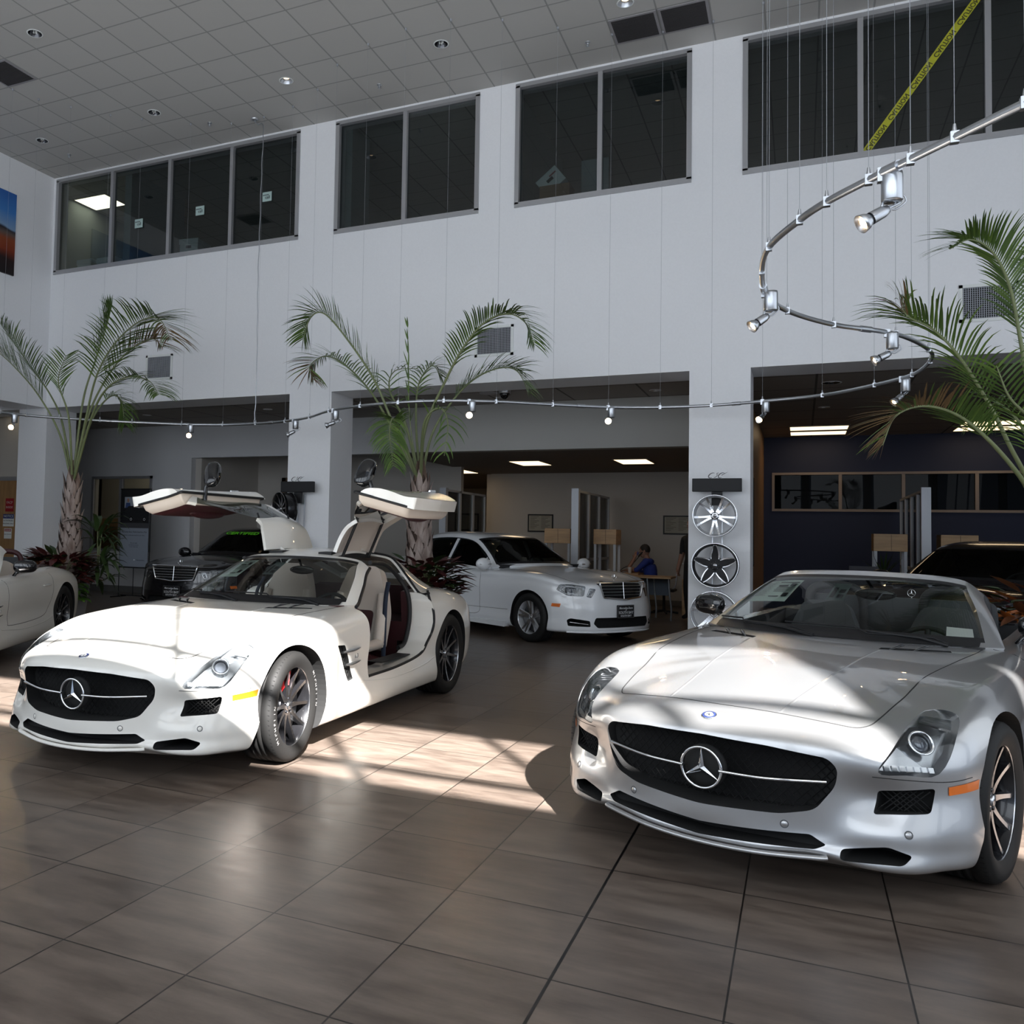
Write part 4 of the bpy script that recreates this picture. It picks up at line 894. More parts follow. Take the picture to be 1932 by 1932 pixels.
    def sheet(name, x0, x1, r0, r1, m, lines=None):
        Gs = [[tuple(ws_pt(x0+(x1-x0)*i/8, r0+(r1-r0)*j/6)) for j in range(7)] for i in range(9)]
        o = MB().grid(Gs).build(name, [m], car, fix=False)
        if lines:
            lm = MB()
            for (a0, b0, a1, b1) in lines:
                q = []
                for a, bb2 in ((a0, b0), (a1, b0), (a1, b1), (a0, b1)): q.append(ws_pt(x0+(x1-x0)*a, r0+(r1-r0)*bb2)+Vector((0, .003, .004)))
                lm.add(q, [(0, 1, 2, 3)])
            lm.build('sheet_print', [M_ink], o, fix=False)
        return o
    pm = mat('price_sheet', (.78, .90, .84), .6)
    L = [(.03, .03, .97, .05), (.03, .94, .97, .965), (.42, .55, .50, .95), ]
    L = [(.52, .50, .54, .52)]
    L += [(.50, .84-.0*k, .97, .87) for k in range(1)]+[(.55, .62-.035*k, .97, .632-.035*k) for k in range(7)]+[(.55, .66, .80, .72), (.55, .18, .80, .215), (.84, .66, .95, .80), (.84, .2, .95, .36)]+[(.06, .86-.03*k, .44-.05*(k % 3), .868-.03*k) for k in range(22)]
    sheet('price_sheet', 2.42, 1.02, .92, 1.70, pm, L)
    sheet('info_card', .34, .06, 1.05, 1.60, mat('info_card', (.16, .20, .20), .5), [(.15, .1, .4, .7), (.55, .1, .9, .3), (.55, .4, .9, .6)])
    if kind == 'coupe': sheet('dealer_tag', -1.7, -2.15, .15, .32, M_paper, [(.05, .6, .95, .8)]+[(.05+.07*k, .15, .08+.07*k, .5) for k in range(12)])
    else: sheet('dealer_tag', -1.75, -2.40, .14, .55, mat('blank_white_tag', (.85, .84, .83), .6))
    # ---- mirrors
    def mirror(parent, s, Mx=Matrix.Identity(4)):
        b = MB(); mx_, my_, mz_ = (.992, -1.36, .975) if kind == 'coupe' else (.915, -1.47, .965); Mq = Mx @ T(s*mx_, my_, mz_) @ RZ(s*R(-14)); sp = lambda v, e: math.copysign(abs(v)**e, v)
        Gm = []
        for i in range(13):
            a = -PI/2+PI*i/12; row = []
            for k in range(25):
                t = 2*PI*k/24; row.append(tuple(Mq @ Vector((.118*sp(math.cos(a), .7)*sp(math.cos(t), .7), .058*sp(math.cos(a), .7)*sp(math.sin(t), .8)+.02*math.cos(t)*s*-1, .068*sp(math.sin(a), .75)))))
            Gm.append(row)
        b.grid(Gm)
        b.tube([Mx @ Vector(v) for v in ((s*.80, my_+.01, .86), (s*(mx_-.09), my_+.01, .895), (s*(mx_-.03), my_, mz_-.03))], [.02, .018, .022], 8); o = b.build('door_mirror', [M_blackg], parent)
        g = MB(); g.sphere((0, 0, 0), (.10, .01, .052), 16, 8, 0, Mx @ T(s*(mx_-.003), my_-.045, mz_) @ RZ(s*R(-14))); g.build('mirror_glass', [M_chrome], o)
        return o
    if kind == 'roadster':
        for s in (-1, 1):
            mirror(car, s)
            strip_on(surf, [(s,-1.06,.86),(s,-1.05,.74),(s,-1.035,.60),(s,-1.03,.42),(s,-1.06,.385),(s,-1.5,.375),(s,-2.0,.40),(s,-2.17,.49),(s,-2.25,.62),(s,-2.27,.74),(s,-2.25,.86)], (-s, 0, 0), 'door_seam', car, M_void, .0028, -.001)
            b = MB(); P = [on_side(surf, s, y, .735, .010) for y in (-1.98, -2.04, -2.12, -2.18)]; b.tube(P, [.012, .022, .022, .012], 10, flat=.5); b.build('door_handle', [paint], car)
            # fairing behind the seat, roll bar
            b = MB(); b.tube(curve_pts([(s*.18, -2.36, .80), (s*.20, -2.34, 1.05), (s*.36, -2.33, 1.10), (s*.52, -2.34, 1.05), (s*.54, -2.36, .80)], 6), .030, 8); b.build('roll_hoop', [M_dark if trim is not M_burg else M_burg], car)
        b = MB(); b.grid([[(x, y, z) for x in (-.68, -.4, 0, .4, .68)] for y, z in ((-2.40, .90), (-2.55, .925), (-2.80, .93), (-2.95, .92))]); b.build('soft_top_cover', [trim], car)
        b = MB(); b.prism(round_poly([(-.62,.62),(.62,.62),(.58,1.03),(-.58,1.03)], .05), -2.40, -2.43, 1); b.build('wind_deflector', [M_grey], car)
        strip_on(surf, [(-.80,-2.42,.9),(-.74,-2.9,.9),(-.5,-3.2,.9),(0,-3.3,.9),(.5,-3.2,.9),(.74,-2.9,.9),(.80,-2.42,.9)], nonup, 'tonneau_seam', car, M_void, .003, -.001)
    else:
        # black weatherstrip round each door aperture; gullwing doors
        for s in (-1, 1):
            seal = MB(); P = []
            for y, z in [(-2.22,.925),(-2.255,.84),(-2.262,.74),(-2.25,.62),(-2.16,.505),(-2.0,.42),(-1.53,.381),(-1.022,.376)]: P.append(on_side(surf, s, y, z, -.006))
            seal.tube(curve_pts(P, 6), .011, 8)
            up = [Vector(C[int(r*n1)][int(round(cc+s*c*n2))]) for r, c in ((3.75, 1.0), (3.75, 2.0), (3.75, 3.0), (3.75, 4.0), (3.75, 5.0))]
            seal.tube(curve_pts([u+Vector((0, -.004, 0)) for u in up]+[on_side(surf, s, -2.26, .90, -.006)], 6), .011, 8)
            ap = [Vector(C[int(round(r*n1))][int(round(cc+s*3.34*n2))]) for r in (0.1, .5, 1.0, 1.5, 2.0)]
            seal.tube(curve_pts([Vector((s*.80, -1.06, .86))]+[a+Vector((s*.004, -.012, -.006)) for a in ap], 5), .013, 8)
            seal.build('door_seal', [M_black], car)
            # inner rubber of the aperture
            b = MB(); b.tube(curve_pts([(s*.60,-1.70,1.16),(s*.62,-1.95,1.14),(s*.66,-2.12,1.04),(s*.72,-2.20,.90),(s*.745,-2.20,.70),(s*.74,-2.12,.50),(s*.74,-1.98,.46)], 6), .019, 8); b.build('aperture_rubber', [M_black], car)
            b = MB(); b.prism([(s*.74,-1.40),(s*.86,-1.40),(s*.86,-1.95),(s*.74,-1.95)][::s], .418, .424, 2); b.build('sill_plate', [M_black], car)
            b = MB(); b.lathe([(.0001,.003),(.02,.003),(.022,0)], 12, Matrix.Translation((s*.80,-1.10,.392)), 0); b.build('sill_latch', [M_black], car)
            for dy, dz, w, h, m in ((-2.19,.70,.035,.08,'label_blue'), (-2.185,.60,.035,.05,'label_white'), (-2.17,.53,.03,.04,'label_grey')):
                pass
            hinge = Vector((s*.285, -1.95, 1.235)); Mh = Matrix.Translation(-hinge)
            door = canopy('gullwing_door', lambda i, j: is_door(i, j) and (j+.5-cc)*s > 0 and not is_side(i, j), car, [paint, M_leather], thick=.03)
            door.data.transform(Mh)
            glass = canopy('door_window', lambda i, j: is_door(i, j) and (j+.5-cc)*s > 0 and is_side(i, j), door, [G_side, M_black]); glass.data.transform(Mh)
            # lower panel = slice of the body side
            mb3 = MB(); mb3.grid([[tuple(p) for p in row] for row in G], 0, closed_u=True)
            for i in range(1, I//2):
                a, b_ = i, (i+1); c, e = I-i, I-(i+1)
                mb3.f.append((a*K, b_*K, (e % I)*K, c*K)) if b_ != e else mb3.f.append((a*K, b_*K, c*K)); mb3.m.append(0); mb3.sm.append(False)
            mb3.f.append((0, K, (I-1)*K)); mb3.m.append(0); mb3.sm.append(False)
            lp = mb3.build('door_panel', [paint], car, merge=1e-5)
            ins = [(y+(.006 if y < -1.6 else -.006), z+(.006 if z < .6 else -.0)) for y, z in DOOR_YZ]; ins = [(y, min(z, .90)) for y, z in ins]
            boolean(lp, [cutter(MB().prism(round_poly(ins, .02, 3), s*.845, s*1.2, 0), paint)], 'INTERSECT')
            smooth_like(lp.data, surf, 0); lp.data.transform(Mh); lp.parent = door
            # black gasket near the panel edge
            b = MB(); P = [Vector((s*.852, y, z)) for y, z in round_poly([(y*.985-.024, .63+(z-.63)*.90) for y, z in ins], .05)]
            b.tube(P, .012, 6, closed=True); q = b.build('door_gasket', [M_black], door); q.data.transform(Mh)
            # inner trim: bulging cream pan, burgundy field, armrest
            inn = [(y*.965-.055, .64+(z-.64)*.80) for y, z in ins]
            def lay(x, sc): return [Vector((s*x, -1.63+(y+1.63)*sc, .65+(z-.65)*sc)) for y, z in round_poly(inn, .06, 4)]
            rings = [lay(.86, 1.0), lay(.80, .96), lay(.765, .86), lay(.75, .70)]; b = MB(); nn_ = len(rings[0])
            for a in range(3):
                k0 = len(b.v); b.v += [tuple(v) for v in rings[a]+rings[a+1]]
                for k in range(nn_): b.f.append((k0+k, k0+(k+1) % nn_, k0+nn_+(k+1) % nn_, k0+nn_+k)); b.m.append(0 if a < 2 else 1); b.sm.append(True)
            b.add(rings[3], [tuple(range(nn_))], 1)
            q = b.build('door_trim', [M_leather, M_burg], door, merge=1e-5); q.data.transform(Mh)
            b = MB(); b.sphere((s*.755, -1.70, .62), (.05, .26, .055), 20, 10); aq = b.build('armrest', [M_burg], q); aq.data.transform(Mh)
            mirror(door, s, Mh)
            b = MB(); P = [on_side(surf, s, y, .69, .006) for y in (-2.02, -2.14)]; b.tube(P, .018, 8, flat=.5); hq = b.build('door_handle', [M_chrome], door); hq.data.transform(Mh)
            door.location = hinge; door.rotation_euler = (0, -s*R(76), 0)
            # gas struts and hinge arms
            for yy in (-1.72, -2.22):
                b = MB(); b.tube([(s*.34, yy, 1.20), (s*.47, yy, 1.50)], [.013, .013], 8); b.tube([(s*.42, yy, 1.385), (s*.49, yy, 1.55)], .008, 8); b.build('gas_strut', [M_black], car)
                b = MB(); b.tube([(s*.24, yy+.07*(1 if yy > -2 else -1)*-1, 1.225), (s*.31, yy-.07*(1 if yy > -2 else -1), 1.262)], .014, 8); b.build('hinge_arm', [paint], car)
            b = MB(); b.prism([(-1.62,1.19),(-1.62,1.235),(-2.05,1.25),(-2.36,1.222),(-2.36,1.18)], s*.17, s*.29, 0); b.build('roof_beam', [M_black], car)
    return car, surf
def empty_part(name, parent, loc):
    o = bpy.data.objects.new(name, None); link(o, parent); o.location = loc; o.empty_display_size = .05; return o
def pillow(q, z0, z1, n=8):
    (x0, y0), _, (x1, y1), _ = q; G = []
    for i in range(n+1):
        row = []
        for j in range(n+1):
            u, v = i/n, j/n; e = min(1, 4*min(u, 1-u))**.5*min(1, 4*min(v, 1-v))**.5; row.append((x0+(x1-x0)*u, y0+(y1-y0)*v, z0+(z1-z0)*e))
        G.append(row)
    return G
# ------------------------------------------------------------------ four-door saloon
SED_OUT = [(0,.845),(.25,.835),(.45,.800),(.62,.720),(.75,.600),(.84,.465),(.890,.330),(.912,0),(.915,-.5),(.918,-1.0),(.925,-1.5),(.927,-2.0),(.925,-2.5),(.925,-2.87),(.908,-3.3),(.87,-3.65),(.72,-3.88),(.38,-3.985),(0,-4.02)]
def sed_ribs():
    out = []; N = len(SED_OUT)
    fz = [.17,.195,.27,.37,.50,.62,.72,.800]; fi = [.10,.015,0,0,.004,.030,.045,.085]
    sz = [.17,.19,.27,.38,.54,.68,.80,.905]; si = [.09,.02,-.004,.012,.006,-.002,.006,.045]
    rz = [.22,.25,.33,.45,.60,.75,.88,.98]; ri = [.10,.02,0,-.01,.0,.01,.03,.07]
    for i, (x, y) in enumerate(SED_OUT):
        a = Vector(SED_OUT[max(0, i-1)]+(0,)); b = Vector(SED_OUT[min(N-1, i+1)]+(0,)); t = (b-a).normalized()
        if i in (0, N-1): t = Vector((1, 0, 0)) if i == 0 else Vector((-1, 0, 0))
        nin = Vector((t.y, -t.x, 0));
        if i == 0: nin = Vector((0, -1, 0))
        if i == N-1: nin = Vector((0, 1, 0))
        wf = max(0, min(1, (y-.1)/.55)) if y > -1 else 0; wr = max(0, min(1, (-3.2-y)/.5)); rib_ = []
        for k in range(8):
            z = sz[k]*(1-wf-wr)+fz[k]*wf+rz[k]*wr; d = si[k]*(1-wf-wr)+fi[k]*wf+ri[k]*wr
            p = Vector((x, y, 0))+nin*d; rib_.append((max(0, p.x) if x > 0 else 0, p.y, z))
        x7, y7, z7 = rib_[7]
        def top(yy): # spine height
            return float(np.interp(yy, [-4.0, -3.7, -3.3, -2.5, -1.0, -.6, -.2, .2, .5, .70], [1.03, 1.055, 1.06, 1.02, 1.0, .992, .968, .925, .880, .835]))
        ys = y7 if -3.3 < y7 < -.3 else (-.3+(y7+.3)*.30 if y7 >= -.3 else -3.3+(y7+3.3)*.35)
        if i == 0: ys = 0.0
        for f in (.38, .72, 1.0):
            xx = x7*(1-f); yy = y7+(ys-y7)*f; zz = z7+(top(yy)-z7)*(1-(1-f)**2.2)
            rib_.append((xx if f < 1 else 0, yy, zz))
        out.append(rib_)
    return np.array(out)
SED_CAN = [
 rib((0,-.58,.990),(.38,-.62,.985),(.62,-.72,.975),(.765,-.86,.960),(.815,-.95,.94),(.85,-1.05,.925)),
 rib((0,-.98,1.205),(.36,-1.01,1.20),(.55,-1.07,1.185),(.675,-1.15,1.155),(.765,-1.18,1.05),(.865,-1.2,.925)),
 rib((0,-1.40,1.400),(.34,-1.42,1.395),(.51,-1.46,1.38),(.605,-1.53,1.34),(.735,-1.55,1.15),(.870,-1.57,.925)),
 rib((0,-2.05,1.462),(.34,-2.05,1.457),(.51,-2.05,1.44),(.61,-2.05,1.385),(.740,-2.05,1.17),(.875,-2.05,.93)),
 rib((0,-2.70,1.42),(.33,-2.70,1.415),(.49,-2.70,1.398),(.585,-2.66,1.345),(.72,-2.62,1.16),(.865,-2.6,.935)),
 rib((0,-3.15,1.25),(.32,-3.14,1.245),(.46,-3.12,1.23),(.56,-3.05,1.19),(.68,-2.98,1.08),(.82,-2.95,.95)),
 rib((0,-3.55,1.055),(.30,-3.53,1.055),(.44,-3.5,1.05),(.53,-3.42,1.035),(.62,-3.35,1.01),(.74,-3.3,.97)),
]
def build_sedan(paint, label, loc, rz, steer=0, group=None, chrome_grille=False, sheet_green=False):
    car = empty('sedan_car', label, 'car', loc, rz, group); H = sed_ribs()
    G = crm(np.concatenate([H, H[-2:0:-1]*[-1, 1, 1]]), 6, closed=True); gh = G[:, -2]*[-1, 1, 1]
    G = np.transpose(crm(np.transpose(G, (1, 0, 2)), 5, ghost_end=gh), (1, 0, 2)); I, K = G.shape[:2]
    mb = MB(); mb.grid([[tuple(p) for p in row] for row in G], 0, closed_u=True)
    for i in range(1, I//2):
        a, b = i, (i+1); c, e = I-i, I-(i+1)
        mb.f.append((a*K, b*K, (e % I)*K, c*K)) if b != e else mb.f.append((a*K, b*K, c*K)); mb.m.append(0); mb.sm.append(False)
    mb.f.append((0, K, (I-1)*K)); mb.m.append(0); mb.sm.append(False)
    body = mb.build('body_shell', [paint], car, merge=1e-5); surf = Surf(body.data)
    cs = [cutter(MB().prism(round_poly([(-.405,.828),(.405,.828),(.335,.635),(0,.610),(-.335,.635)], .02), .715, 1.2, 1), M_void),
          cutter(MB().prism(round_poly([(-.47,.375),(.47,.375),(.50,.30),(.44,.245),(-.44,.245),(-.50,.30)], .02), .74, 1.2, 1), M_void),
          cutter(MB().prism(round_poly([(-.72,.30),(.72,.30),(.76,.60),(.72,1.2),(-.72,1.2),(-.76,.60)], .04), -.95, -2.75, 1), M_dark)]
    for s in (-1, 1):
        q = [(x*s, z) for x, z in round_poly([(.545,.335),(.74,.365),(.77,.34),(.76,.265),(.535,.260)], .015)]
        cs.append(cutter(MB().prism(q if s > 0 else q[::-1], .50, 1.2, 1), M_void))
        for yy in (0, -2.874): cs.append(cutter(MB().lathe([(.355, 0), (.355, .6)], 48, T(s*.60, yy, .335) @ RY(s*PI/2), cap=True, smooth=False), M_void))
    lamps = {'inner': ([(.445,.78,.745),(.525,.74,.755),(.575,.74,.645),(.52,.78,.635)], Vector((-.35, -.90, -.25))), 'outer': ([(.560,.70,.775),(.70,.60,.800),(.80,.47,.790),(.83,.44,.72),(.76,.58,.655),(.61,.72,.650)], Vector((-.55, -.75, -.35)))}
    LP = {}
    for s in (-1, 1):
        for k, (P0, d0) in lamps.items():
            d = Vector((d0.x*s, d0.y, d0.z)).normalized(); P = [Vector(p) for p in round_rect3(mirror_pts(P0, s))]; LP[(s, k)] = (P, d)
            n = len(P); c0 = sum(P, Vector())/n; A = [p-d*(p-c0).dot(d)+d*.07 for p in P]; B = [p-d*(p-c0).dot(d)-d*.2 for p in P]
            hm = MB(); hm.add(A+B, [(i, (i+1) % n, n+(i+1) % n, n+i) for i in range(n)]+[tuple(range(n))[::-1], tuple(range(n, 2*n))]); cs.append(cutter(hm, M_lampdark))
    boolean(body, cs); smooth_like(body.data, surf, 0)
    for (s, k), (P, d) in LP.items():
        ctr = sum(P, Vector())/len(P); rings = []
        for t in (1.0, .66, .33, .02):
            ring = []
            for q in P:
                pt = ctr+(q-ctr)*t*.985; h = surf.ray(pt-d*.4, d); ring.append(tuple((h if h is not None else pt)-d*.002))
            rings.append(ring)
        gl = MB(); nP = len(P)
        for a in range(3):
            k0 = len(gl.v); gl.v += rings[a]+rings[a+1]
            for j in range(nP): gl.f.append((k0+j, k0+(j+1) % nP, k0+nP+(j+1) % nP, k0+nP+j)); gl.m.append(0); gl.sm.append(True)
        lamp = gl.build('headlamp' if k == 'outer' else 'inner_headlamp', [G_lens], car, merge=1e-5)
        b = MB(); c = surf.ray(ctr-d*.4, d) or ctr; ax = Matrix.Translation(c+d*.05) @ (-d).to_track_quat('Z', 'Y').to_matrix().to_4x4()
        r = .062 if k == 'outer' else .036; b.lathe([(r, .03), (r*.8, .01), (r*.5, -.01), (.001, -.012)], 20, ax); b.sphere((0, 0, 0), r*.5, 12, 8, 1, ax); b.lathe([(r*1.25, .012), (r*1.05, .02), (r, .03)], 20, ax, 0); b.build('lamp_reflector', [M_lampsil, MATS.get('projector_glass') or mat('projector_glass', (.12, .13, .15), .03, .3, 1.0)], lamp)
        b = MB()
        for t in (.25, .45): b.tube([q*(1-t)+ctr*t+d*.03 for q in P]+[P[0]*(1-t)+ctr*t+d*.03], .004, 5)
        b.build('lamp_bezel_ring', [M_chrome], lamp)
    # grille
    b = MB(); fr = [(-.412,.79,.835),(.412,.79,.835),(.342,.80,.630),(0,.835,.604),(-.342,.80,.630)]
    P = []
    for i in range(5):
        a, c = Vector(fr[i]), Vector(fr[(i+1) % 5])
        for t in range(6): P.append(a.lerp(c, t/6))
    P = [p+Vector((0, .018-.12*p.x*p.x, 0)) for p in P]; b.tube(P, .012, 8, closed=True); b.build('grille_frame', [M_chrome], car)
    for k in range(4):
        z = .660+.040*k; w = .335+(z-.63)*.35; b = MB(); P = [(w*t/6, .80-.10*(w*t/6)**2, z-.012*(1-abs(t)/6)*0) for t in range(-6, 7)]; b.tube(P, .010, 6, flat=.5); b.build('grille_slat', [M_chrome if chrome_grille else M_alu], car)
    b = MB(); b.tube([(0,.812,.835),(0,.822,.72),(0,.835,.606)], .007, 6); b.build('grille_centre_bar', [M_chrome], car)
    zt = surf.ray((0, .66, 2), (0, 0, -1)); b = MB(); b.lathe([(.016, 0), (.010, .012), (.004, .03)], 12, Matrix.Translation(zt)); sb = b.build('star_mount', [M_chrome], car)
    star_emblem('bonnet_star', sb, .038, frame(zt+Vector((0, 0, .066)), (-1, 0, 0), (0, 0, 1)), ring=.09)
    # dealer plate
    pl = MB(); pl.box(-.155, .852, .365, .155, .868, .535); plate = pl.build('dealer_plate', [M_black], car, bevel=.004)
    b = MB()
    for x0, z0, x1, z1 in ((-.15,.370,.15,.373),(-.15,.527,.15,.530),(-.15,.37,-.147,.53),(.147,.37,.15,.53)): b.box(x0, .868, z0, x1, .8695, z1)
    b.build('plate_border', [M_alu], plate)
    lt = mat('plate_lettering', (.62, .64, .66), .5)
    for txt, z, sz, xs in (('Mercedes-Benz', .495, .040, 1.0), ('of', .470, .024, 1), ('SOUTH BAY', .437, .050, 1.0), ('SOUTH BAY', .395, .034, 1.1)):
        text_obj('plate_lettering', txt, sz, lt, plate, frame((0, .8695, z), (-1, 0, 0), (0, 0, 1)), .0006, xs=xs, bold=.0006)
    for s in (-1, 1):
        b = MB(); P = [surf.ray((s*x, 1.4, z), (0, -1, 0))+Vector((0, -.01, 0)) for x, z in ((.56,.29),(.64,.30),(.74,.315))]; b.tube(P, .010, 8, flat=.6); b.build('intake_trim', [M_chrome], car)
        Gp = patch_on(surf, [(s*.80,.50,.545),(s*.862,.40,.545),(s*.867,.39,.505),(s*.81,.49,.500)], (-s*.75, -.65, 0), 5, 3, .004); b = MB(); b.grid([[tuple(p) for p in r] for r in Gp]); b.build('side_marker', [M_amber], car)
        for y0, y1 in ((-1.0, -2.02), (-2.06, -2.95)):
            zl = .24; P = [(s, y0, .90), (s, y0-.01, .7), (s, y0-.02, .45), (s, y0-.06, .30), (s, (y0+y1)/2, .285), (s, y1+.02, .30 if y1 > -2.5 else .42), (s, y1, .7), (s, y1, .90)]
            strip_on(surf, P, (-s, 0, 0), 'door_seam', car, M_void, .003, -.001)
            hy = y1+.16; b = MB(); P = [on_side(surf, s, y, .80, o) for y, o in ((hy+.10, .0), (hy+.06, .022), (hy-.06, .022), (hy-.10, 0))]; b.tube(P, .011, 8); b.build('door_handle', [paint], car)
        strip_on(surf, [(s,-.42,.40),(s,-1.2,.385),(s,-2.0,.385),(s,-2.45,.39)], (-s, 0, 0), 'rubbing_strip', car, M_chrome, .005, -.002)
        strip_on(surf, [(s*.60,.62,.80),(s*.66,.35,.87),(s*.72,-.1,.93),(s*.745,-.55,.96)], (0, 0, -1), 'bonnet_seam', car, M_void, .003, -.001)
        b = MB(); b.prism(round_poly([(-.43,.16),(-.40,.235),(-1.4,.215),(-2.42,.225),(-2.46,.165)], .02), s*.86, s*.94, 0); b.build('side_skirt', [paint], car)
        Gp = patch_on(surf, [(s*.42,-4.2,.90),(s*.80,-3.9,.92),(s*.86,-3.6,.80),(s*.42,-4.2,.78)], (-s*.35, 1, 0), 8, 4, .004); b = MB(); b.grid([[tuple(p) for p in r] for r in Gp]); b.build('tail_lamp', [mat('tail_lamp_red', (.35, .006, .008), .15, 0, 1)], car)
        b = MB(); b.sphere((s*.98, -.86, 1.00), (.125, .07, .085), 16, 10); b.tube([(s*.84, -.90, .94), (s*.92, -.88, .97)], .03, 6); m = b.build('door_mirror', [paint], car)
        b = MB(); b.tube([(s*.89, -.795, .995), (s*1.08, -.815, .995)], .008, 6); b.build('mirror_indicator', [M_chrome], m)
    b = MB(); b.tube([surf.ray((x, 1.6, .20), (0, -1, 0))+Vector((0, -.004, -.012)) for x in [-.76+.095*k for k in range(17)]], .016, 8, flat=.8); b.build('front_lip', [paint], car)
    # glasshouse
    Hc = np.array(SED_CAN, float); full = np.concatenate([Hc[:, :0:-1]*[-1, 1, 1], Hc], 1); n1, n2 = 8, 5
    C = np.transpose(crm(np.transpose(crm(full, n1), (1, 0, 2)), n2), (1, 0, 2)); NR, NC = C.shape[:2]; cc = (NC-1)//2
    cell = lambda i: (i+.5)/n1; col = lambda j: abs(j+.5-cc)/n2
    is_ws = lambda i, j: .1 < cell(i) < 1.9 and col(j) < 2.75
    is_rw = lambda i, j: 4.3 < cell(i) < 5.75 and col(j) < 2.6
    def is_s1(i, j): return .75 < cell(i) < 2.62 and 3.2 < col(j) < 4.9
    def is_s2(i, j): return 2.76 < cell(i) < 4.9 and 3.2 < col(j) < 4.9 and cell(i) < 4.75
    def part(name, keep, mats, thick=0, mf=None):
        m = MB(); m.grid([[tuple(p) for p in row] for row in C], 0, skip=lambda i, j: not keep(i, j), mfun=mf); o = m.build(name, mats, car, fix=False)
        bm = bmesh.new(); bm.from_mesh(o.data); bmesh.ops.delete(bm, geom=[v for v in bm.verts if not v.link_faces], context='VERTS'); bm.normal_update()
        if sum(f.normal.z for f in bm.faces) < 0: bmesh.ops.reverse_faces(bm, faces=bm.faces)
        bm.to_mesh(o.data); bm.free()
        if thick:
            md = o.modifiers.new('s', 'SOLIDIFY'); md.thickness = thick; md.offset = -1; md.material_offset = 1; md.material_offset_rim = 0; nm = eval_mesh(o); o.modifiers.clear(); o.data = nm; nm.set_sharp_from_angle(angle=R(35))
        return o
    part('roof_frame', lambda i, j: not (is_ws(i, j) or is_rw(i, j) or is_s1(i, j) or is_s2(i, j)), [paint, M_dark], .03)
    part('windscreen', is_ws, [G_wind, M_black], mf=lambda i, j: 1 if (cell(i) < .25 or cell(i) > 1.8 or col(j) > 2.6) else 0)
    part('rear_window', is_rw, [G_side])
    for s in (-1, 1):
        part('front_door_window', lambda i, j: is_s1(i, j) and (j+.5-cc)*s > 0, [G_side]); part('rear_door_window', lambda i, j: is_s2(i, j) and (j+.5-cc)*s > 0, [G_side])
        b = MB(); q = [Vector(C[int(r*n1)][int(round(cc+s*3.12*n2))])+Vector((s*.006, 0, .004)) for r in (.6, 1.2, 2, 3, 4, 4.8)]; b.tube(curve_pts(q, 5), .006, 6); b.build('window_trim', [M_black], car)
        b = MB(); b.prism(round_poly([(-.25,.05),(.25,.05),(.26,.50),(.14,.80),(-.14,.80),(-.26,.50)], .07), -.06, .06, 1, 0, T(s*.38, -1.80, .48) @ RX(R(12))); b.build('seat_back', [M_dark], car, bevel=.03)
    b = MB(); b.prism([(-.90,.70),(-1.15,.90),(-1.0,.985),(-.70,1.0)], -.72, .72, 0); b.build('dashboard', [M_dark], car)
    b = MB(); Mw = T(-.38, -1.22, .93) @ RX(R(-65)); b.tube([Mw @ Vector((.18*math.cos(2*PI*k/24), .18*math.sin(2*PI*k/24), 0)) for k in range(24)], .014, 6, closed=True); b.tube([Mw @ Vector((-.17, 0, 0)), Mw @ Vector((.17, 0, 0))], .014, 6); b.build('steering_wheel', [M_dark], car)
    if sheet_green:
        text_obj('windscreen_lettering', 'CERTIFIED', .13, mat('green_lettering', (.15, .75, .02), .5), car, Matrix.Translation((0.05, -1.235, 1.345)) @ RZ(PI) @ RX(R(28)), .001, xs=1.1, bold=.003)
    wm = wheel_meshes('sed', .326, .245, .232, 'twin5', M_rimsil, M_rimface, True, None)
    for s in (-1, 1):
        add_wheel(car, wm, s*.785, 0, .326, s, steer, spin=.4); add_wheel(car, wm, s*.79, -2.874, .326, s, 0, spin=.2)
    return car
def round_rect3(P, n=4):
    """rounded corners on a 3D outline"""
    out = []; N = len(P); P = [Vector(p) for p in P]
    for i in range(N):
        a, b, c = P[i-1], P[i], P[(i+1) % N]; r = .18; p = b.lerp(a, r); q = b.lerp(c, r)
        for k in range(n+1): t = k/n; out.append(p*(1-t)**2+b*2*t*(1-t)+q*t*t)
    return out
# ------------------------------------------------------------------ track lighting on its cable drops
ZT = 2.99
TRK = [(-10.35, 8.40), (-10.2, 8.79), (-10.08, 9.15), (-9.82, 9.52), (-9.45, 9.95), (-9.09, 10.24), (-8.5, 10.67), (-7.91, 10.9), (-7.33, 10.92), (-6.75, 10.81), (-6.17, 10.52), (-5.6, 10.05), (-5.0, 9.77), (-4.42, 9.65), (-3.84, 9.69), (-3.27, 9.94), (-2.70, 10.37), (-2.12, 10.77), (-1.54, 10.96), (-.96, 10.98), (-.40, 10.82)]
# the loop on the right, seen at the same height
TRK += [(.203, 10.56), (.66, 10.03), (.935, 9.52), (1.007, 8.86), (.936, 8.32), (.645, 7.62), (.212, 7.14), (-.088, 6.60), (-.203, 6.12), (-.210, 5.56), (-.159, 5.12), (-.009, 4.74), (.106, 4.53), (.265, 4.32), (.406, 4.15), (.539, 3.99), (.724, 3.77), (1.02, 3.45), (1.4, 3.1)]
track = empty('track_light_rail', 'curved silver monorail hanging on thin cables across the hall', 'light track', (-2.7, 10.37, ZT))
off = Vector((2.7, -10.37, -ZT)); tp = curve_pts([(x, y, ZT) for x, y in TRK], 6)
b = MB(); b.tube([p+off for p in tp], .016, 8, up=(0, 0, 1), flat=1.15); b.build('rail', [M_alu], track)
def near(pt): return min(tp, key=lambda q: (q-Vector(pt)).length)
drops = [(x, y) for x, y in TRK if -10.4 < x and not (x, y) == TRK[0]]
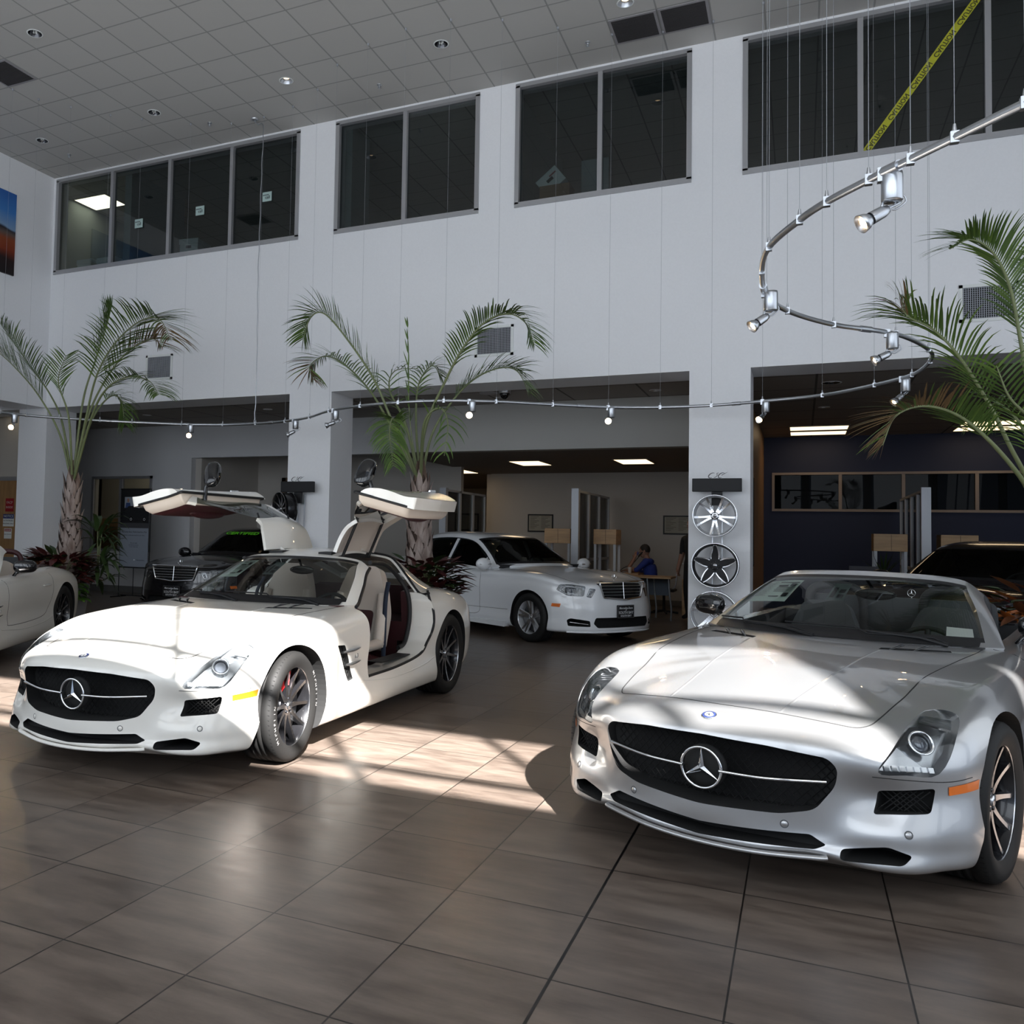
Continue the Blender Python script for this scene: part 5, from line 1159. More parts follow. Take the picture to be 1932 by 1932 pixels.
for i, (x, y) in enumerate(drops):
    b = MB(); b.tube([Vector((x, y, H-.004))+off, Vector((x, y, ZT+.05))+off], .0013, 4); b.tube([Vector((x, y, H-.03))+off, Vector((x, y, H-.001))+off], [.010, .016], 8); b.build('cable', [mat('cable_grey', (.30, .31, .33), .6)], track)
    b = MB(); b.tube([Vector((x, y, ZT+.055))+off, Vector((x, y, ZT+.015))+off], [.005, .011], 8); b.cbox(Vector((x, y, ZT))+off, (.03, .03, .045)); b.build('cable_clip', [M_alu], track)
for x, y in ((-7.0, 10.87), (-4.1, 9.66), (-2.4, 10.6), (-.7, 10.93), (.42, 7.35), (-.21, 5.9), (.33, 4.23), (-9.3, 10.1)):
    q = near((x, y, ZT)); i = tp.index(q); t = (tp[min(i+1, len(tp)-1)]-tp[max(0, i-1)]).normalized(); b = MB(); b.tube([q-t*.05+off, q+t*.05+off], .024, 8); b.build('rail_joiner', [M_alu], track)
b = MB(); b.lathe([(.055, 0), (.055, -.02), (.03, -.03), (.001, -.032)], 18, Matrix.Translation(Vector((-7.50, 10.92, H-.001))+off)); b.build('power_canopy', [M_alu], track)
b = MB(); P = [(-7.50, 10.92, H-.03), (-7.44, 10.92, H-.10), (-7.33, 10.91, H-.16), (-7.335, 10.905, 6.9), (-7.345, 10.91, 6.0), (-7.35, 10.91, 5.2), (-7.345, 10.92, 4.4), (-7.335, 10.92, 3.6), (-7.35, 10.92, 3.1), (-7.36, 10.92, 3.0)]
b.tube([p+off+Vector((.006*math.sin(i*1.7), 0, 0)) for i, p in enumerate(curve_pts(P, 6))], .0065, 6); b.build('power_cord', [M_alu], track)
M_bulb = mat('halogen_bulb', (1, .8, .5), .3, emit=(1.0, .62, .28), estr=60)
def spot(x, y, aim, label, watts=18, small=False):
    q = near((x, y, ZT)); t = empty('track_spotlight', label, 'spotlight', (q.x, q.y, ZT), 0, 'spotlights on the curved track')
    b = MB(); b.lathe([(.001, -.005), (.040, -.005), (.042, -.02), (.042, -.125), (.038, -.13), (.001, -.13)], 20, T(.035, 0, 0)); b.cbox((0, 0, -.01), (.04, .035, .06)); b.build('transformer', [M_alu], t)
    a = Vector(aim).normalized(); p0 = Vector((0, 0, -.17)); M = Matrix.Translation(p0) @ a.to_track_quat('Z', 'Y').to_matrix().to_4x4()
    b = MB(); b.tube(curve_pts([(0, 0, -.13), (.0, 0, -.15), p0-a*.05, p0-a*.085, p0-a*.03], 5), .0055, 6); b.tube(curve_pts([p0-a*.05, p0-a*.09+Vector((0, 0, .03)), p0-a*.11-Vector((0, 0, .01)), p0-a*.06-Vector((0, 0, .02)), p0-a*.03], 5), .004, 6); b.build('stem', [M_alu], t)
    b = MB(); b.lathe([(.001, -.03), (.018, -.025), (.026, .0), (.028, .055)], 18, M); b.build('lamp_body', [M_alu], t)
    b = MB(); b.lathe([(.024, .060), (.036, .080), (.042, .105), (.040, .105), (.030, .082), (.012, .066), (.001, .064)], 22, M); b.build('reflector', [M_alu], t)
    b = MB(); b.sphere((0, 0, .088), (.020, .020, .014), 14, 8, 0, M); b.build('bulb', [M_bulb], t)
    l = bpy.data.lights.new('halogen_spot', 'SPOT'); l.energy = watts; l.color = (1, .70, .40); l.spot_size = R(70); l.spot_blend = .6; l.shadow_soft_size = .02
    o = bpy.data.objects.new('halogen_spot', l); link(o, t); o.matrix_local = M @ T(0, 0, .115) @ RX(PI)
CAMD = lambda x, y: (Vector((0, 0, 1.4))-Vector((x, y, 2.85))).normalized()
spot(-10.25, 9.0, (.55, -.8, -.35), 'spotlight behind the fronds of the left palm')
spot(-8.45, 10.72, CAMD(-8.45, 10.7), 'glaring spotlight left of the second pillar, facing out')
spot(-6.55, 10.70, (-.9, -.3, -.5), 'spotlight on the pillar edge, turned left')
spot(-5.50, 9.98, (-.9, -.3, -.35), 'spotlight beside the pillar side face, turned left')
spot(-3.54, 9.82, CAMD(-3.5, 9.8), 'glaring spotlight just left of the dome camera')
spot(-2.09, 10.79, CAMD(-2.1, 10.8), 'glaring spotlight at the right of the middle opening')
spot(-.42, 10.83, (-.35, -.8, -.5), 'spotlight right of the wheel display pillar')
spot(.93, 9.7, (-.6, -.3, -.6), 'spotlight glowing through the drooping palm frond')
spot(.58, 7.55, (-.85, -.2, -.45), 'spotlight where the loop turns near the right palm')
spot(-.205, 6.0, (-.75, -.35, -.6), 'spotlight hanging at the leftmost bend of the loop')
spot(.32, 4.25, (-.80, -.30, -.50), 'largest spotlight, nearest on the rising rail')

# ------------------------------------------------------------------ wheel display on the pillars
def csc_logo(parent, M, s=.05):
    b = MB()
    def arc(cx, w, a0, a1, sh=.35): return [M @ Vector((cx+w*math.cos(a)*s+sh*s*math.sin(a), s*.62*math.sin(a), 0)) for a in [R(a0+(a1-a0)*k/12) for k in range(13)]]
    b.tube(arc(-.055, .65, 60, 300), [.002+.0035*math.sin(PI*k/12) for k in range(13)], 5); b.tube(arc(.055, .65, 50, 300), [.002+.0035*math.sin(PI*k/12) for k in range(13)], 5)
    P = [M @ Vector((x, y, 0)) for x, y in curve2([(.022, .030), (.002, .022), (.006, .004), (-.004, -.016), (-.028, -.028)])]; b.tube(P, .0032, 5)
    b.tube([M @ Vector((.055, .0, 0)), M @ Vector((.085, .018, 0)), M @ Vector((.125, .040, 0))], [.004, .003, .001], 5)
    b.build('logo', [M_blackg], parent)
def curve2(P, n=5): return [(q[0], q[1]) for q in crm([(a, b, 0) for a, b in P], n)]
dm = {}
def disp(key, style, body, face):
    if key not in dm: dm[key] = rim_mb(.250, .22, style, face).mesh('rim', [body, face, M_blackg], fix=False)
    return dm[key]
for (cx, lab, grp) in ((-.92, 'right', 'r'), (-6.79, 'left', 'l')):
    rack = empty('wheel_display_stand', 'black wheel display rack on the %s pillar' % ('right-hand' if lab == 'right' else 'second, left-hand'), 'display stand', (cx, D-.16, 0))
    MB().box(-.28, -.03, 1.985, .28, .03, 2.145).build('header_sign', [M_black], rack, bevel=.006)
    csc_logo(rack, frame((0, -.03, 2.18), (1, 0, 0), (0, 0, 1)))
    MB().box(-.06, .0, 1.82, .06, .05, 1.99).build('bracket', [M_black], rack)
    for x in (-.055, .055): MB().box(x-.006, .10, 0, x+.006, .125, 1.95).build('upright', [M_alu], rack)
    MB().box(-.28, -.22, 0, .28, .12, .04).build('base_plate', [M_black], rack)
ws = [(-.93, 1.69, 'twin5w', M_rimsil, M_rimface, 'polished twin-spoke display wheel, topmost on the right pillar', .985), (-.925, 1.10, 'star', M_black, M_rimface, 'black five-point star display wheel with silver outlines', 1.05), (-.935, .53, 'twin5', M_rimsil, M_rimface, 'silver display wheel lowest on the right pillar', 1.05), (-6.97, 1.73, 'mesh10', M_rimblack, M_rimface, 'black and silver display wheel on the left-hand rack', 1.0), (-6.80, 1.10, 'star', M_black, M_rimface, 'dark display wheel low on the left-hand rack', 1.0)]
for i, (x, z, st, bm_, fm, lb, sc_) in enumerate(ws):
    o = bpy.data.objects.new('display_wheel', disp(st, st, bm_, fm)); COL.objects.link(o); tag(o, lb, 'wheel', 'alloy wheels on the display racks'); o.location = (x, D-.235, z); o.rotation_euler = (PI/2, 0, R(0 if i < 3 else -32)); o.scale = (sc_,)*3
    b = MB(); b.lathe([(.235, -.10), (.240, -.085), (.245, -.02), (.235, .05)], 48); b.build('outer_barrel', [M_rimblack], o)

# ------------------------------------------------------------------ banner stand
bs = empty('banner_stand', 'tall car poster banner on a black stand before the rear wall', 'banner stand', (-12.05, 13.75, 0))
b = MB(); b.box(-.36, -.005, .62, .36, .005, 2.17); b.build('banner', [mat('banner_grey_blue', (.26, .29, .34), .6)], bs)
b = MB(); b.box(-.36, -.010, 1.40, .36, -.005, 2.17); b.build('banner_photo', [mat('banner_black', (.012, .012, .014), .5)], bs)
b = MB(); b.box(-.36, -.012, 1.40, .36, -.010, 1.50); b.build('photo_road', [mat('banner_road', (.05, .05, .055), .7)], bs)
b = MB(); b.box(-.26, -.013, 1.80, .12, -.010, 2.02); b.build('photo_window', [mat('banner_pale', (.30, .33, .38), .6)], bs)
for x, s in ((-.17, 1.0), (.03, .9)):
    b = MB(); b.sphere((x, -.014, 1.955), (.030*s, .004, .040*s), 12, 8, 0); b.prism([(x-.07*s, 1.80), (x+.07*s, 1.80), (x+.05*s, 1.905), (x-.05*s, 1.905)], -.018, -.012, 1, 1); b.build('photo_person', [mat('photo_skin', (.30, .17, .12), .7), mat('photo_blue', (.03, .06, .18), .7)], bs)
b = MB(); b.prism(round_poly([(-.29,1.56),(.33,1.56),(.34,1.66),(.27,1.73),(.12,1.76),(.02,1.84),(-.15,1.84),(-.25,1.74),(-.30,1.69)], .02), -.020, -.014, 1); b.build('photo_car', [mat('photo_car', (.02, .021, .024), .3)], bs)
for x in (-.08, .26):
    b = MB(); b.lathe([(.001, 0), (.055, 0)], 24, T(x, -.0215, 1.575) @ RX(PI/2), 0); b.lathe([(.018, 0), (.034, 0)], 5, T(x, -.023, 1.575) @ RX(PI/2), 1); b.build('photo_wheel', [M_void, mat('photo_silver', (.35, .36, .38), .5)], bs)
bi = mat('banner_ink', (.015, .02, .03), .6)
for txt, z, s in (('Mercedes-Benz Media Interface Plus', 1.32, .044), ('Adding a whole new world to your drive', 1.255, .032), ('Ask your dealer', 1.10, .028), ('for details and to hear it', 1.06, .026), ('in your vehicle today', 1.025, .026)): text_obj('banner_text', txt, s, bi, bs, frame((0, -.007, z), (1, 0, 0), (0, 0, 1)), .0004)
text_obj('banner_text', 'Mercedes-Benz', .032, bi, bs, frame((.18, -.007, .76), (1, 0, 0), (0, 0, 1)), .0004); star_emblem('banner_star', bs, .022, frame((.02, -.008, .76), (1, 0, 0), (0, 0, 1)))
b = MB(); b.box(-.37, -.012, 2.165, .37, .012, 2.19).box(-.37, -.012, .60, .37, .012, .625); b.build('banner_bar', [M_black], bs)
for x in (-.38, .38): b = MB(); b.tube([(x, .02, .03), (x, .02, 2.19)], .009, 6); b.tube([(x, -.20, .02), (x, .24, .02)], .012, 6); b.build('stand_leg', [M_black], bs)
b = MB(); b.tube([(-.02, .03, .05), (-.02, .03, .62)], .008, 6); b.tube([(-.38, .02, .05), (.38, .02, .05)], .009, 6); b.build('stand_crossbar', [M_black], bs)

# ------------------------------------------------------------------ office furniture
def screen(loc, dy, label, n_=3, h=2.29, wide=.13):
    t = empty('office_partition', label, 'partition', loc, 0, 'glazed office partitions')
    MB().box(-wide/2, -.06, 0, wide/2, .06, h).build('post', [mat('pale_aluminium', (.50, .52, .55), .45, .3)], t)
    for k in range(n_):
        y0 = .08+k*dy/n_; y1 = .08+(k+1)*dy/n_
        b = MB(); b.box(-.03, y0, .10, .03, y0+.05, h-.02).box(-.03, y1-.05, .10, .03, y1, h-.02).box(-.03, y0, h-.06, .03, y1, h-.02).box(-.03, y0, .10, .03, y1, .16).box(-.03, y0, .95, .03, y1, 1.0); b.build('partition_frame', [MATS['pale_aluminium']], t)
        MB().box(-.006, y0+.05, .16, .006, y1-.05, h-.06).build('partition_glass', [G_clear], t)
    return t
screen((-3.72, 16.0, 0), 2.9, 'glazed partition with a tall pale post beside the seated person'); screen((-6.15, 15.6, 0), 2.3, 'glazed partition seen just right of the raised car door'); screen((1.75, 16.0, 0), 3.6, 'tall pale partition in the navy room', 4)
def hutch(x, y, w, d, label, shelf=True):
    t = empty('overhead_cabinet', label, 'cabinet', (x, y, 0), 0, 'maple cabinets on white legs')
    MB().box(-w/2, -d/2, 1.28, w/2, d/2, 1.56).build('cabinet_box', [M_wood], t, bevel=.004); MB().box(.01, -d/2-.004, 1.29, .014, -d/2, 1.55).build('door_gap', [M_void], t)
    for sx_ in (-1, 1):
        for sy in (-1, 1): MB().box(sx_*(w/2-.03)-.022, sy*(d/2-.03)-.02, .70, sx_*(w/2-.03)+.022, sy*(d/2-.03)+.02, 1.28).build('leg', [mat('white_leg', (.55, .58, .62), .5)], t)
    MB().box(-w/2-.1, -d/2-.1, .67, w/2+.1, d/2+.1, .70).build('desk_top', [M_wood], t)
    for sx_ in (-1, 1): MB().box(sx_*(w/2+.02)-.02, -d/2, 0, sx_*(w/2+.02)+.02, d/2, .67).build('side_panel', [M_dark], t)
hutch(-3.32, 16.9, .42, .5, 'maple cabinet on white legs right of the partition post'); hutch(-4.22, 16.9, .50, .5, 'maple cabinet on white legs left of the partition post'); hutch(1.30, 16.6, .48, .5, 'maple cabinet left of the navy room partition'); hutch(2.24, 16.6, .50, .5, 'maple cabinet right of the navy room partition')
t = empty('office_table', 'maple office table with curved grey legs beside the standing person', 'table', (-2.50, 16.0, 0))
MB().box(-.50, -.35, .72, .50, .35, .75).build('table_top', [M_wood], t, bevel=.006)
for x, y in ((.10, -.30), (.12, .30), (.44, -.2), (-.44, .3)): b = MB(); b.tube(curve_pts([(x, y, .72), (x+.02, y, .45), (x+.05, y, .2), (x+.04, y, .0)], 4), .016, 8); b.build('leg', [mat('grey_table_leg', (.30, .33, .36), .4, .4)], t)
MB().box(-.40, .30, .40, .4, .32, .70).build('modesty_panel', [mat('blue_grey_panel', (.10, .13, .17), .6)], t)
t = empty('office_table', 'farther maple desk the seated person leans on', 'table', (-2.88, 17.2, 0)); MB().box(-.16, -.45, .72, .16, .45, .75).build('table_top', [M_wood], t)
for y in (-.42, .42): MB().box(-.14, y-.02, 0, .14, y+.02, .72).build('leg', [M_dark], t)
tag(MB().box(-1.95, 16.75, 0, -1.50, 17.2, .68).build('filing_cabinet', [M_wood], bevel=.005), 'low maple filing cabinet behind the standing person', 'cabinet')
for x, lb in ((-3.28, 'white paper cup on the desk left of the seated person, far one'), (-2.90, 'white paper cup next to the seated person')):
    b = MB(); b.lathe([(.001, 0), (.028, 0), (.038, .11), (.041, .112), (.001, .114)], 14, T(x, 16.9, .751 if x > -3 else .701)); tag(b.build('paper_cup', [M_paper]), lb, 'cup')
for x, lb in ((-5.55, 'framed notice on the office wall over the saloon roof'), (-2.62, 'framed notice on the office wall behind the standing person')):
    t = empty('framed_notice', lb, 'picture frame', (x+.28, 19.29, 1.70), 0, 'framed notices on the office wall')
    MB().box(-.29, -.02, -.20, .29, 0, .20).build('frame', [M_black], t); MB().box(-.26, -.024, -.17, .26, -.02, .17).build('paper_sheet', [mat('notice_paper', (.36, .34, .28), .7)], t)
    b = MB()
    for k in range(9):
        for c in (0, 1): b.box(-.23+c*.25, -.0255, .14-.032*k, -.23+c*.25+.20-.05*((k*7+c*3) % 3), -.024, .15-.032*k)
    b.build('print_lines', [mat('faint_ink', (.12, .11, .09), .7)], t)
t = empty('office_chair', 'office chair with curved frame behind the seated person', 'chair', (-2.30, 17.25, 0))
b = MB(); b.tube(curve_pts([(-.05, 0, .42), (.16, 0, .50), (.20, 0, .78), (.26, 0, .93), (.36, 0, .95)], 5), .014, 6); b.build('back_frame', [M_alu], t); MB().box(-.25, -.22, .42, .18, .22, .47).build('seat', [M_dark], t, bevel=.02)
b = MB(); b.tube([(-.03, 0, .42), (-.03, 0, .05)], .025, 8); b.build('column', [M_dark], t)
for k in range(5): b = MB(); b.tube([(-.03, 0, .06), (-.03+.26*math.cos(k*1.257), .26*math.sin(k*1.257), .03)], .02, 6); b.build('foot', [M_dark], t)
tag(MB().box(.70, 16.2, .0, 1.12, 16.25, 1.03).build('low_screen_panel', [mat('grey_fabric_panel', (.10, .10, .115), .9)]), 'low grey fabric screen in the navy room', 'partition')
tag(MB().box(-.705, 14.2, 1.0, -.68, 15.2, 2.4).build('wall_picture', [M_void]), 'dark picture panel on the wood wall beside the pillar', 'picture')
# boxes and cards behind the upper glass
def carton(x, y, z, sx_, sy, sz, rz_, m, label, lid=False, ry=0):
    o = MB().box(-sx_/2, -sy/2, 0, sx_/2, sy/2, sz).build('carton', [m]); tag(o, label, 'box'); o.location = (x, y, z); o.rotation_euler = (0, ry, rz_)
    if lid: MB().box(-sx_/2-.01, -sy/2-.01, sz-.08, sx_/2+.01, sy/2+.01, sz+.01).build('box_lid', [M_paper], o)
    b = MB(); b.box(-.05, -sy/2-.012, sz*.45, .05, -sy/2-.010, sz*.62); b.build('box_print', [M_ink], o); return o
cb = mat('cardboard', (.26, .14, .07), .8)
ZU = 5.801
carton(-3.08, 11.90, ZU, .42, .30, .46, .0, cb, 'brown carton at the foot of the third upper window'); 
o = carton(-3.02, 11.90, ZU+.42, .34, .26, .26, 0, M_paper, 'white carton tipped on its corner on the brown carton', ry=R(-38)); o.location = (-3.06, 11.90, ZU+.43)
b = MB(); b.box(.02, -.1425, .17, .13, -.1405, .19).box(-.13, -.1425, .05, -.08, -.1405, .065); b.build('red_print', [M_sred], o)
tag(MB().box(-2.80, 12.15, ZU, -2.42, 12.18, ZU+.90).build('board', [mat('pale_board', (.30, .34, .34), .8)]), 'pale board leaning behind the white tipped carton', 'board')
carton(-9.35, 11.95, ZU+.20, .34, .42, .28, R(8), M_paper, 'white lidded file box behind the second mullion', True); carton(-11.65, 11.9, ZU, .34, .3, .40, 0, M_paper, 'white file box low in the first upper pane, left', True); carton(-11.15, 11.9, ZU, .40, .3, .38, 0, M_paper, 'white file box low in the first upper pane, right', True)
tag(MB().box(-9.6, 11.72, ZU, -9.1, 12.2, ZU+.20).build('low_shelf', [M_dark]), 'low shelf under the white lidded file box', 'shelf')
for x, z in ((-10.18, 6.58), (-8.90, 6.62), (-7.60, 6.66)):
    t = tag(MB().box(x-.085, D+.030, z-.075, x+.085, D+.034, z+.075).build('window_card', [mat('pale_card', (.42, .55, .52), .6)]), {-10.18: 'pale card taped inside the second upper pane', -8.90: 'pale card taped inside the third upper pane', -7.60: 'pale card taped inside the fourth upper pane by the cord'}[x], 'sign', 'cards taped in the four-pane window')
    for txt, dx, dz, s in (('answer', -.02, .03, .038), ('call', .01, -.012, .070)): text_obj('card_text', txt, s, M_ink, t, frame((x+dx, D+.0295, z+dz), (1, 0, 0), (0, 0, 1)), .0003, bold=.001)
# caution tape across the far right upper pane
a, c = Vector((.665, D+.035, 5.95)), Vector((1.80, D+.035, 7.56)); dv = (c-a).normalized(); up = Vector((-dv.z, 0, dv.x)); tm = mat('caution_yellow', (.42, .42, .02), .5)
b = MB(); b.add([a-up*.04, c-up*.04, c+up*.04, a+up*.04], [(0, 1, 2, 3)]); 
MBx = MB(); q = [a-up*.04, c-up*.04, c+up*.04, a+up*.04]; q2 = [p+Vector((0, .002, 0)) for p in q]; MBx.add(q+q2, [(0, 1, 2, 3), (7, 6, 5, 4), (0, 4, 5, 1), (2, 6, 7, 3), (1, 5, 6, 2), (3, 7, 4, 0)])
tape = tag(MBx.build('caution_tape', [tm]), 'yellow CAUTION tape stretched diagonally across an upper pane', 'tape')
for k in range(5):
    p = a.lerp(c, (k+.5)/5)+Vector((0, -.001, 0)); text_obj('tape_text', 'CAUTION', .072, mat('tape_ink', (.05, .05, .01), .6), tape, frame(p, -dv, -up) @ Matrix.Diagonal((-1, 1, 1, 1)), .0003, bold=.002)

# ------------------------------------------------------------------ palms and planting
M_frond = mat('palm_leaf', (.058, .108, .020), .5); M_frond2 = mat('palm_leaf_pale', (.10, .17, .03), .5); M_frondb = mat('palm_leaf_brown', (.15, .09, .035), .7)
for m in (M_frond, M_frond2, M_frondb): m.node_tree.nodes['Principled BSDF'].inputs['Transmission Weight'].default_value = 0
M_stem = mat('palm_stem', (.17, .20, .09), .5); M_trunk = mat('palm_trunk', (.16, .11, .09), .85); add_noise(M_trunk, 14, .6, stretch=(1, 1, .25), bump=.5, c2=(.38, .31, .275)); M_trunkd = mat('palm_trunk_fibre', (.045, .026, .018), .9)
M_pot = mat('grey_planter', (.26, .27, .29), .5)
def frond(parent, P, n_leaf=46, length=.42, start=.38, mats=(0, 0), seed=0, r0=.020, both=True, droop=.5, spread=.8, side=None, brown=.0, leafw=.009):
    rnd = random.Random(seed); pts = curve_pts(P, 10); N = len(pts); b = MB(); b.tube(pts, [r0*(1-.85*i/(N-1)) for i in range(N)], 6, mi=2)
    o = None
    for k in range(n_leaf):
        f = start+(1-start)*(k+.5)/n_leaf; i = min(N-2, int(f*(N-1))); p = pts[i].lerp(pts[i+1], f*(N-1)-i); t = (pts[i+1]-pts[i]).normalized()
        sidev = t.cross(Vector((0, 0, 1))); sidev = sidev.normalized() if sidev.length > .1 else Vector((1, 0, 0)); nrm = sidev.cross(t).normalized()
        L = length*(.45+.75*math.sin(PI*min(1, .12+.86*(f-start)/(1-start)))**.7)*rnd.uniform(.85, 1.1)
        for s in ((-1, 1) if both else (1,)):
            d = (t*.75+sidev*s*spread+nrm*rnd.uniform(.15, .5)).normalized(); w = leafw*rnd.uniform(.8, 1.25); q = [p]; dd = d.copy(); m = 5; up = nrm
            for j in range(m):
                dd = (dd+Vector((0, 0, -droop*rnd.uniform(.6, 1.2)*(j+.3)/m*.55))).normalized(); q.append(q[-1]+dd*L/m)
            wd = dd.cross(up); wd = t if wd.length < .1 else (d.cross(up)).normalized()
            ws_ = [.35, 1, 1, .85, .55, .05]; vs = []
            for j, c in enumerate(q): vs += [c-wd*w*ws_[j], c+wd*w*ws_[j]]
            mi = 1 if rnd.random() < .35 else 0
            br = f > 1-brown
            b.add(vs, [(2*j, 2*j+1, 2*j+3, 2*j+2) for j in range(m)], 3 if (br and rnd.random() < .75) else mi, True)
    return b.build('frond', [M_frond, M_frond2, M_stem, M_frondb], parent, fix=False)
def trunk(parent, x, y, z0, z1, r0, r1, seed):
    rnd = random.Random(seed); b = MB(); b.lathe([(r0*.95, z0), (r0, (z0+z1)/2), (r1, z1), (r1*.4, z1+.18)], 16, T(x, y, 0), 1); 
    rows = int((z1-z0)/.095)
    for k in range(rows):
        z = z0+(z1-z0)*k/rows; rr = r0+(r1-r0)*max(0, (k/rows-.3))/.7; n_ = 5
        for j in range(n_):
            a = 2*PI*(j+.5*(k % 2))/n_+rnd.uniform(-.08, .08); c = Vector((math.cos(a), math.sin(a), 0)); t = Vector((-math.sin(a), math.cos(a), 0)); hw = rr*.60; hh = .25*rnd.uniform(.85, 1.2); o = Vector((x, y, z))
            tip = rnd.uniform(.012, .065)
            vs = [o+c*(rr*.80)-t*hw, o+c*(rr*1.06)-t*hw*.35, o+c*(rr*1.06)+t*hw*.35, o+c*(rr*.80)+t*hw, o+c*(rr+.015)-t*hw*.55+Vector((0, 0, hh*.6)), o+c*(rr+.022)+t*hw*.55+Vector((0, 0, hh*.6)), o+c*(rr+tip)+t*rnd.uniform(-.02, .02)+Vector((0, 0, hh)), o+c*(rr+.02)+Vector((0, 0, hh*.3))]
            b.add(vs, [(0, 1, 7, 4), (1, 2, 7), (2, 3, 5, 7), (4, 7, 6), (7, 5, 6)], 0, False)
    return b.build('trunk', [M_trunk, M_trunkd], parent, fix=False)
CX = lambda px, py, Y: None
_R = [_r, _u, _f]
def unproj(px, py, Y):
    d = _r*((px-720.33)/1656.94)-_u*((py-935.53)/1656.94)+_f; k = Y/d.y; return Vector((0, 0, 1.399))+d*k
def palm(name, label, base, trunk_top, crown_px, Yc, fronds, seed, r0=.145, pot_z=.60, pot_r=.30, group='potted palms in the hall'):
    t = empty(name, label, 'palm', (base[0], base[1], 0), 0, group); o = Vector((base[0], base[1], 0))
    MB().lathe([(pot_r*.72, .0), (pot_r, pot_z), (pot_r*1.04, pot_z), (pot_r*1.04, pot_z-.01), (pot_r*.96, pot_z-.02), (pot_r*.9, pot_z-.06), (.001, pot_z-.05)], 32).build('planter', [M_pot], t)
    trunk(t, 0, 0, pot_z-.08, trunk_top, r0, r0*.62, seed)
    b = MB(); b.tube([(0, 0, trunk_top-.12), (0, 0, trunk_top+.10), (.01, 0, trunk_top+.34)], [r0*.60, r0*.42, r0*.12], 12)
    for k in range(6): a = k*1.05; b.tube([(r0*.45*math.cos(a), r0*.45*math.sin(a), trunk_top-.15), (r0*.40*math.cos(a), r0*.40*math.sin(a), trunk_top+.08), (r0*.30*math.cos(a), r0*.30*math.sin(a), trunk_top+.26)], [r0*.22, r0*.18, .006], 8)
    b.build('leaf_sheath', [mat('leaf_sheath', (.13, .085, .06), .8)], t)
    for i, fr in enumerate(fronds):
        pts = [unproj(x, y, Yc+dy)-o for x, y, dy in fr['p']]; c = Vector((0, 0, trunk_top-.02)); 
        frond(t, [c]+pts, seed=seed*10+i, **{k: v for k, v in fr.items() if k != 'p'})
    return t
palm('potted_palm', 'tall potted palm at the left in front of the corner pillar', (-9.50, 9.5), 2.02, None, 9.5, [
 dict(p=[(113, 820, 0), (72, 745, -.15), (25, 690, -.4), (-15, 655, -.6)], n_leaf=44, length=.55, start=.45, droop=.2, spread=.6), dict(p=[(118, 800, .1), (95, 745, .25), (60, 695, .2), (25, 645, .1), (0, 610, 0)], n_leaf=44, length=.50, start=.45, droop=.3, spread=.7),
 dict(p=[(160, 800, -.1), (182, 710, -.25), (215, 650, -.45), (262, 607, -.65), (300, 602, -.75), (322, 640, -.8)], n_leaf=54, length=.58, start=.32, droop=.45, spread=.9, brown=.12), dict(p=[(165, 790, .15), (200, 715, .3), (240, 665, .4), (285, 640, .5), (308, 655, .5)], n_leaf=46, length=.45, start=.40, droop=.5, brown=.4),
 dict(p=[(172, 790, -.3), (200, 735, -.5), (240, 712, -.7), (280, 718, -.9), (300, 745, -1.0)], n_leaf=40, length=.42, start=.40, droop=.6), dict(p=[(156, 760, 0), (180, 680, .05), (200, 620, .1), (210, 582, .1)], n_leaf=30, length=.34, start=.5, droop=0, spread=.12),
 dict(p=[(170, 800, .4), (205, 750, .7), (228, 755, .9), (235, 800, 1.0)], n_leaf=30, length=.36, start=.45, droop=.9), dict(p=[(130, 790, -.3), (110, 720, -.5), (125, 670, -.7)], n_leaf=16, length=.30, start=.5, droop=.2)], 3)
palm('potted_palm', 'tall potted palm behind the white gullwing car', (-4.15, 9.75), 2.02, None, 9.75, [
 dict(p=[(742, 800, -.1), (705, 715, -.25), (655, 640, -.4), (612, 592, -.55), (585, 600, -.6), (572, 640, -.6)], n_leaf=56, length=.40, start=.30, droop=.35, spread=.9), dict(p=[(735, 800, .2), (700, 740, .4), (655, 692, .6), (615, 672, .7), (585, 690, .8), (590, 715, .8)], n_leaf=50, length=.38, start=.32, droop=.45, brown=.25),
 dict(p=[(774, 800, 0), (771, 700, 0), (769, 605, 0)], n_leaf=8, length=.18, start=.3, droop=0, spread=.1, r0=.010), dict(p=[(802, 810, -.2), (842, 715, -.35), (878, 650, -.5), (915, 608, -.6), (958, 592, -.7), (992, 610, -.75), (1008, 650, -.8)], n_leaf=58, length=.36, start=.32, droop=.5, spread=.8),
 dict(p=[(815, 820, .2), (855, 755, .4), (895, 715, .5), (940, 695, .6), (975, 700, .7), (998, 740, .7)], n_leaf=52, length=.40, start=.34, droop=.5), dict(p=[(760, 830, -.4), (742, 790, -.7), (735, 820, -.9), (742, 880, -1.0)], n_leaf=34, length=.32, start=.35, droop=.8), dict(p=[(785, 800, .5), (790, 725, .8), (815, 690, 1.0), (832, 710, 1.1)], n_leaf=22, length=.28, start=.4, droop=.8),
 dict(p=[(765, 800, .3), (735, 735, .6), (745, 700, .7), (790, 695, .8)], n_leaf=14, length=.30, start=.3, droop=1.0), dict(p=[(800, 800, -.5), (830, 770, -.6), (845, 800, -.7), (838, 860, -.8)], n_leaf=10, length=.30, start=.3, droop=1.0)], 5)
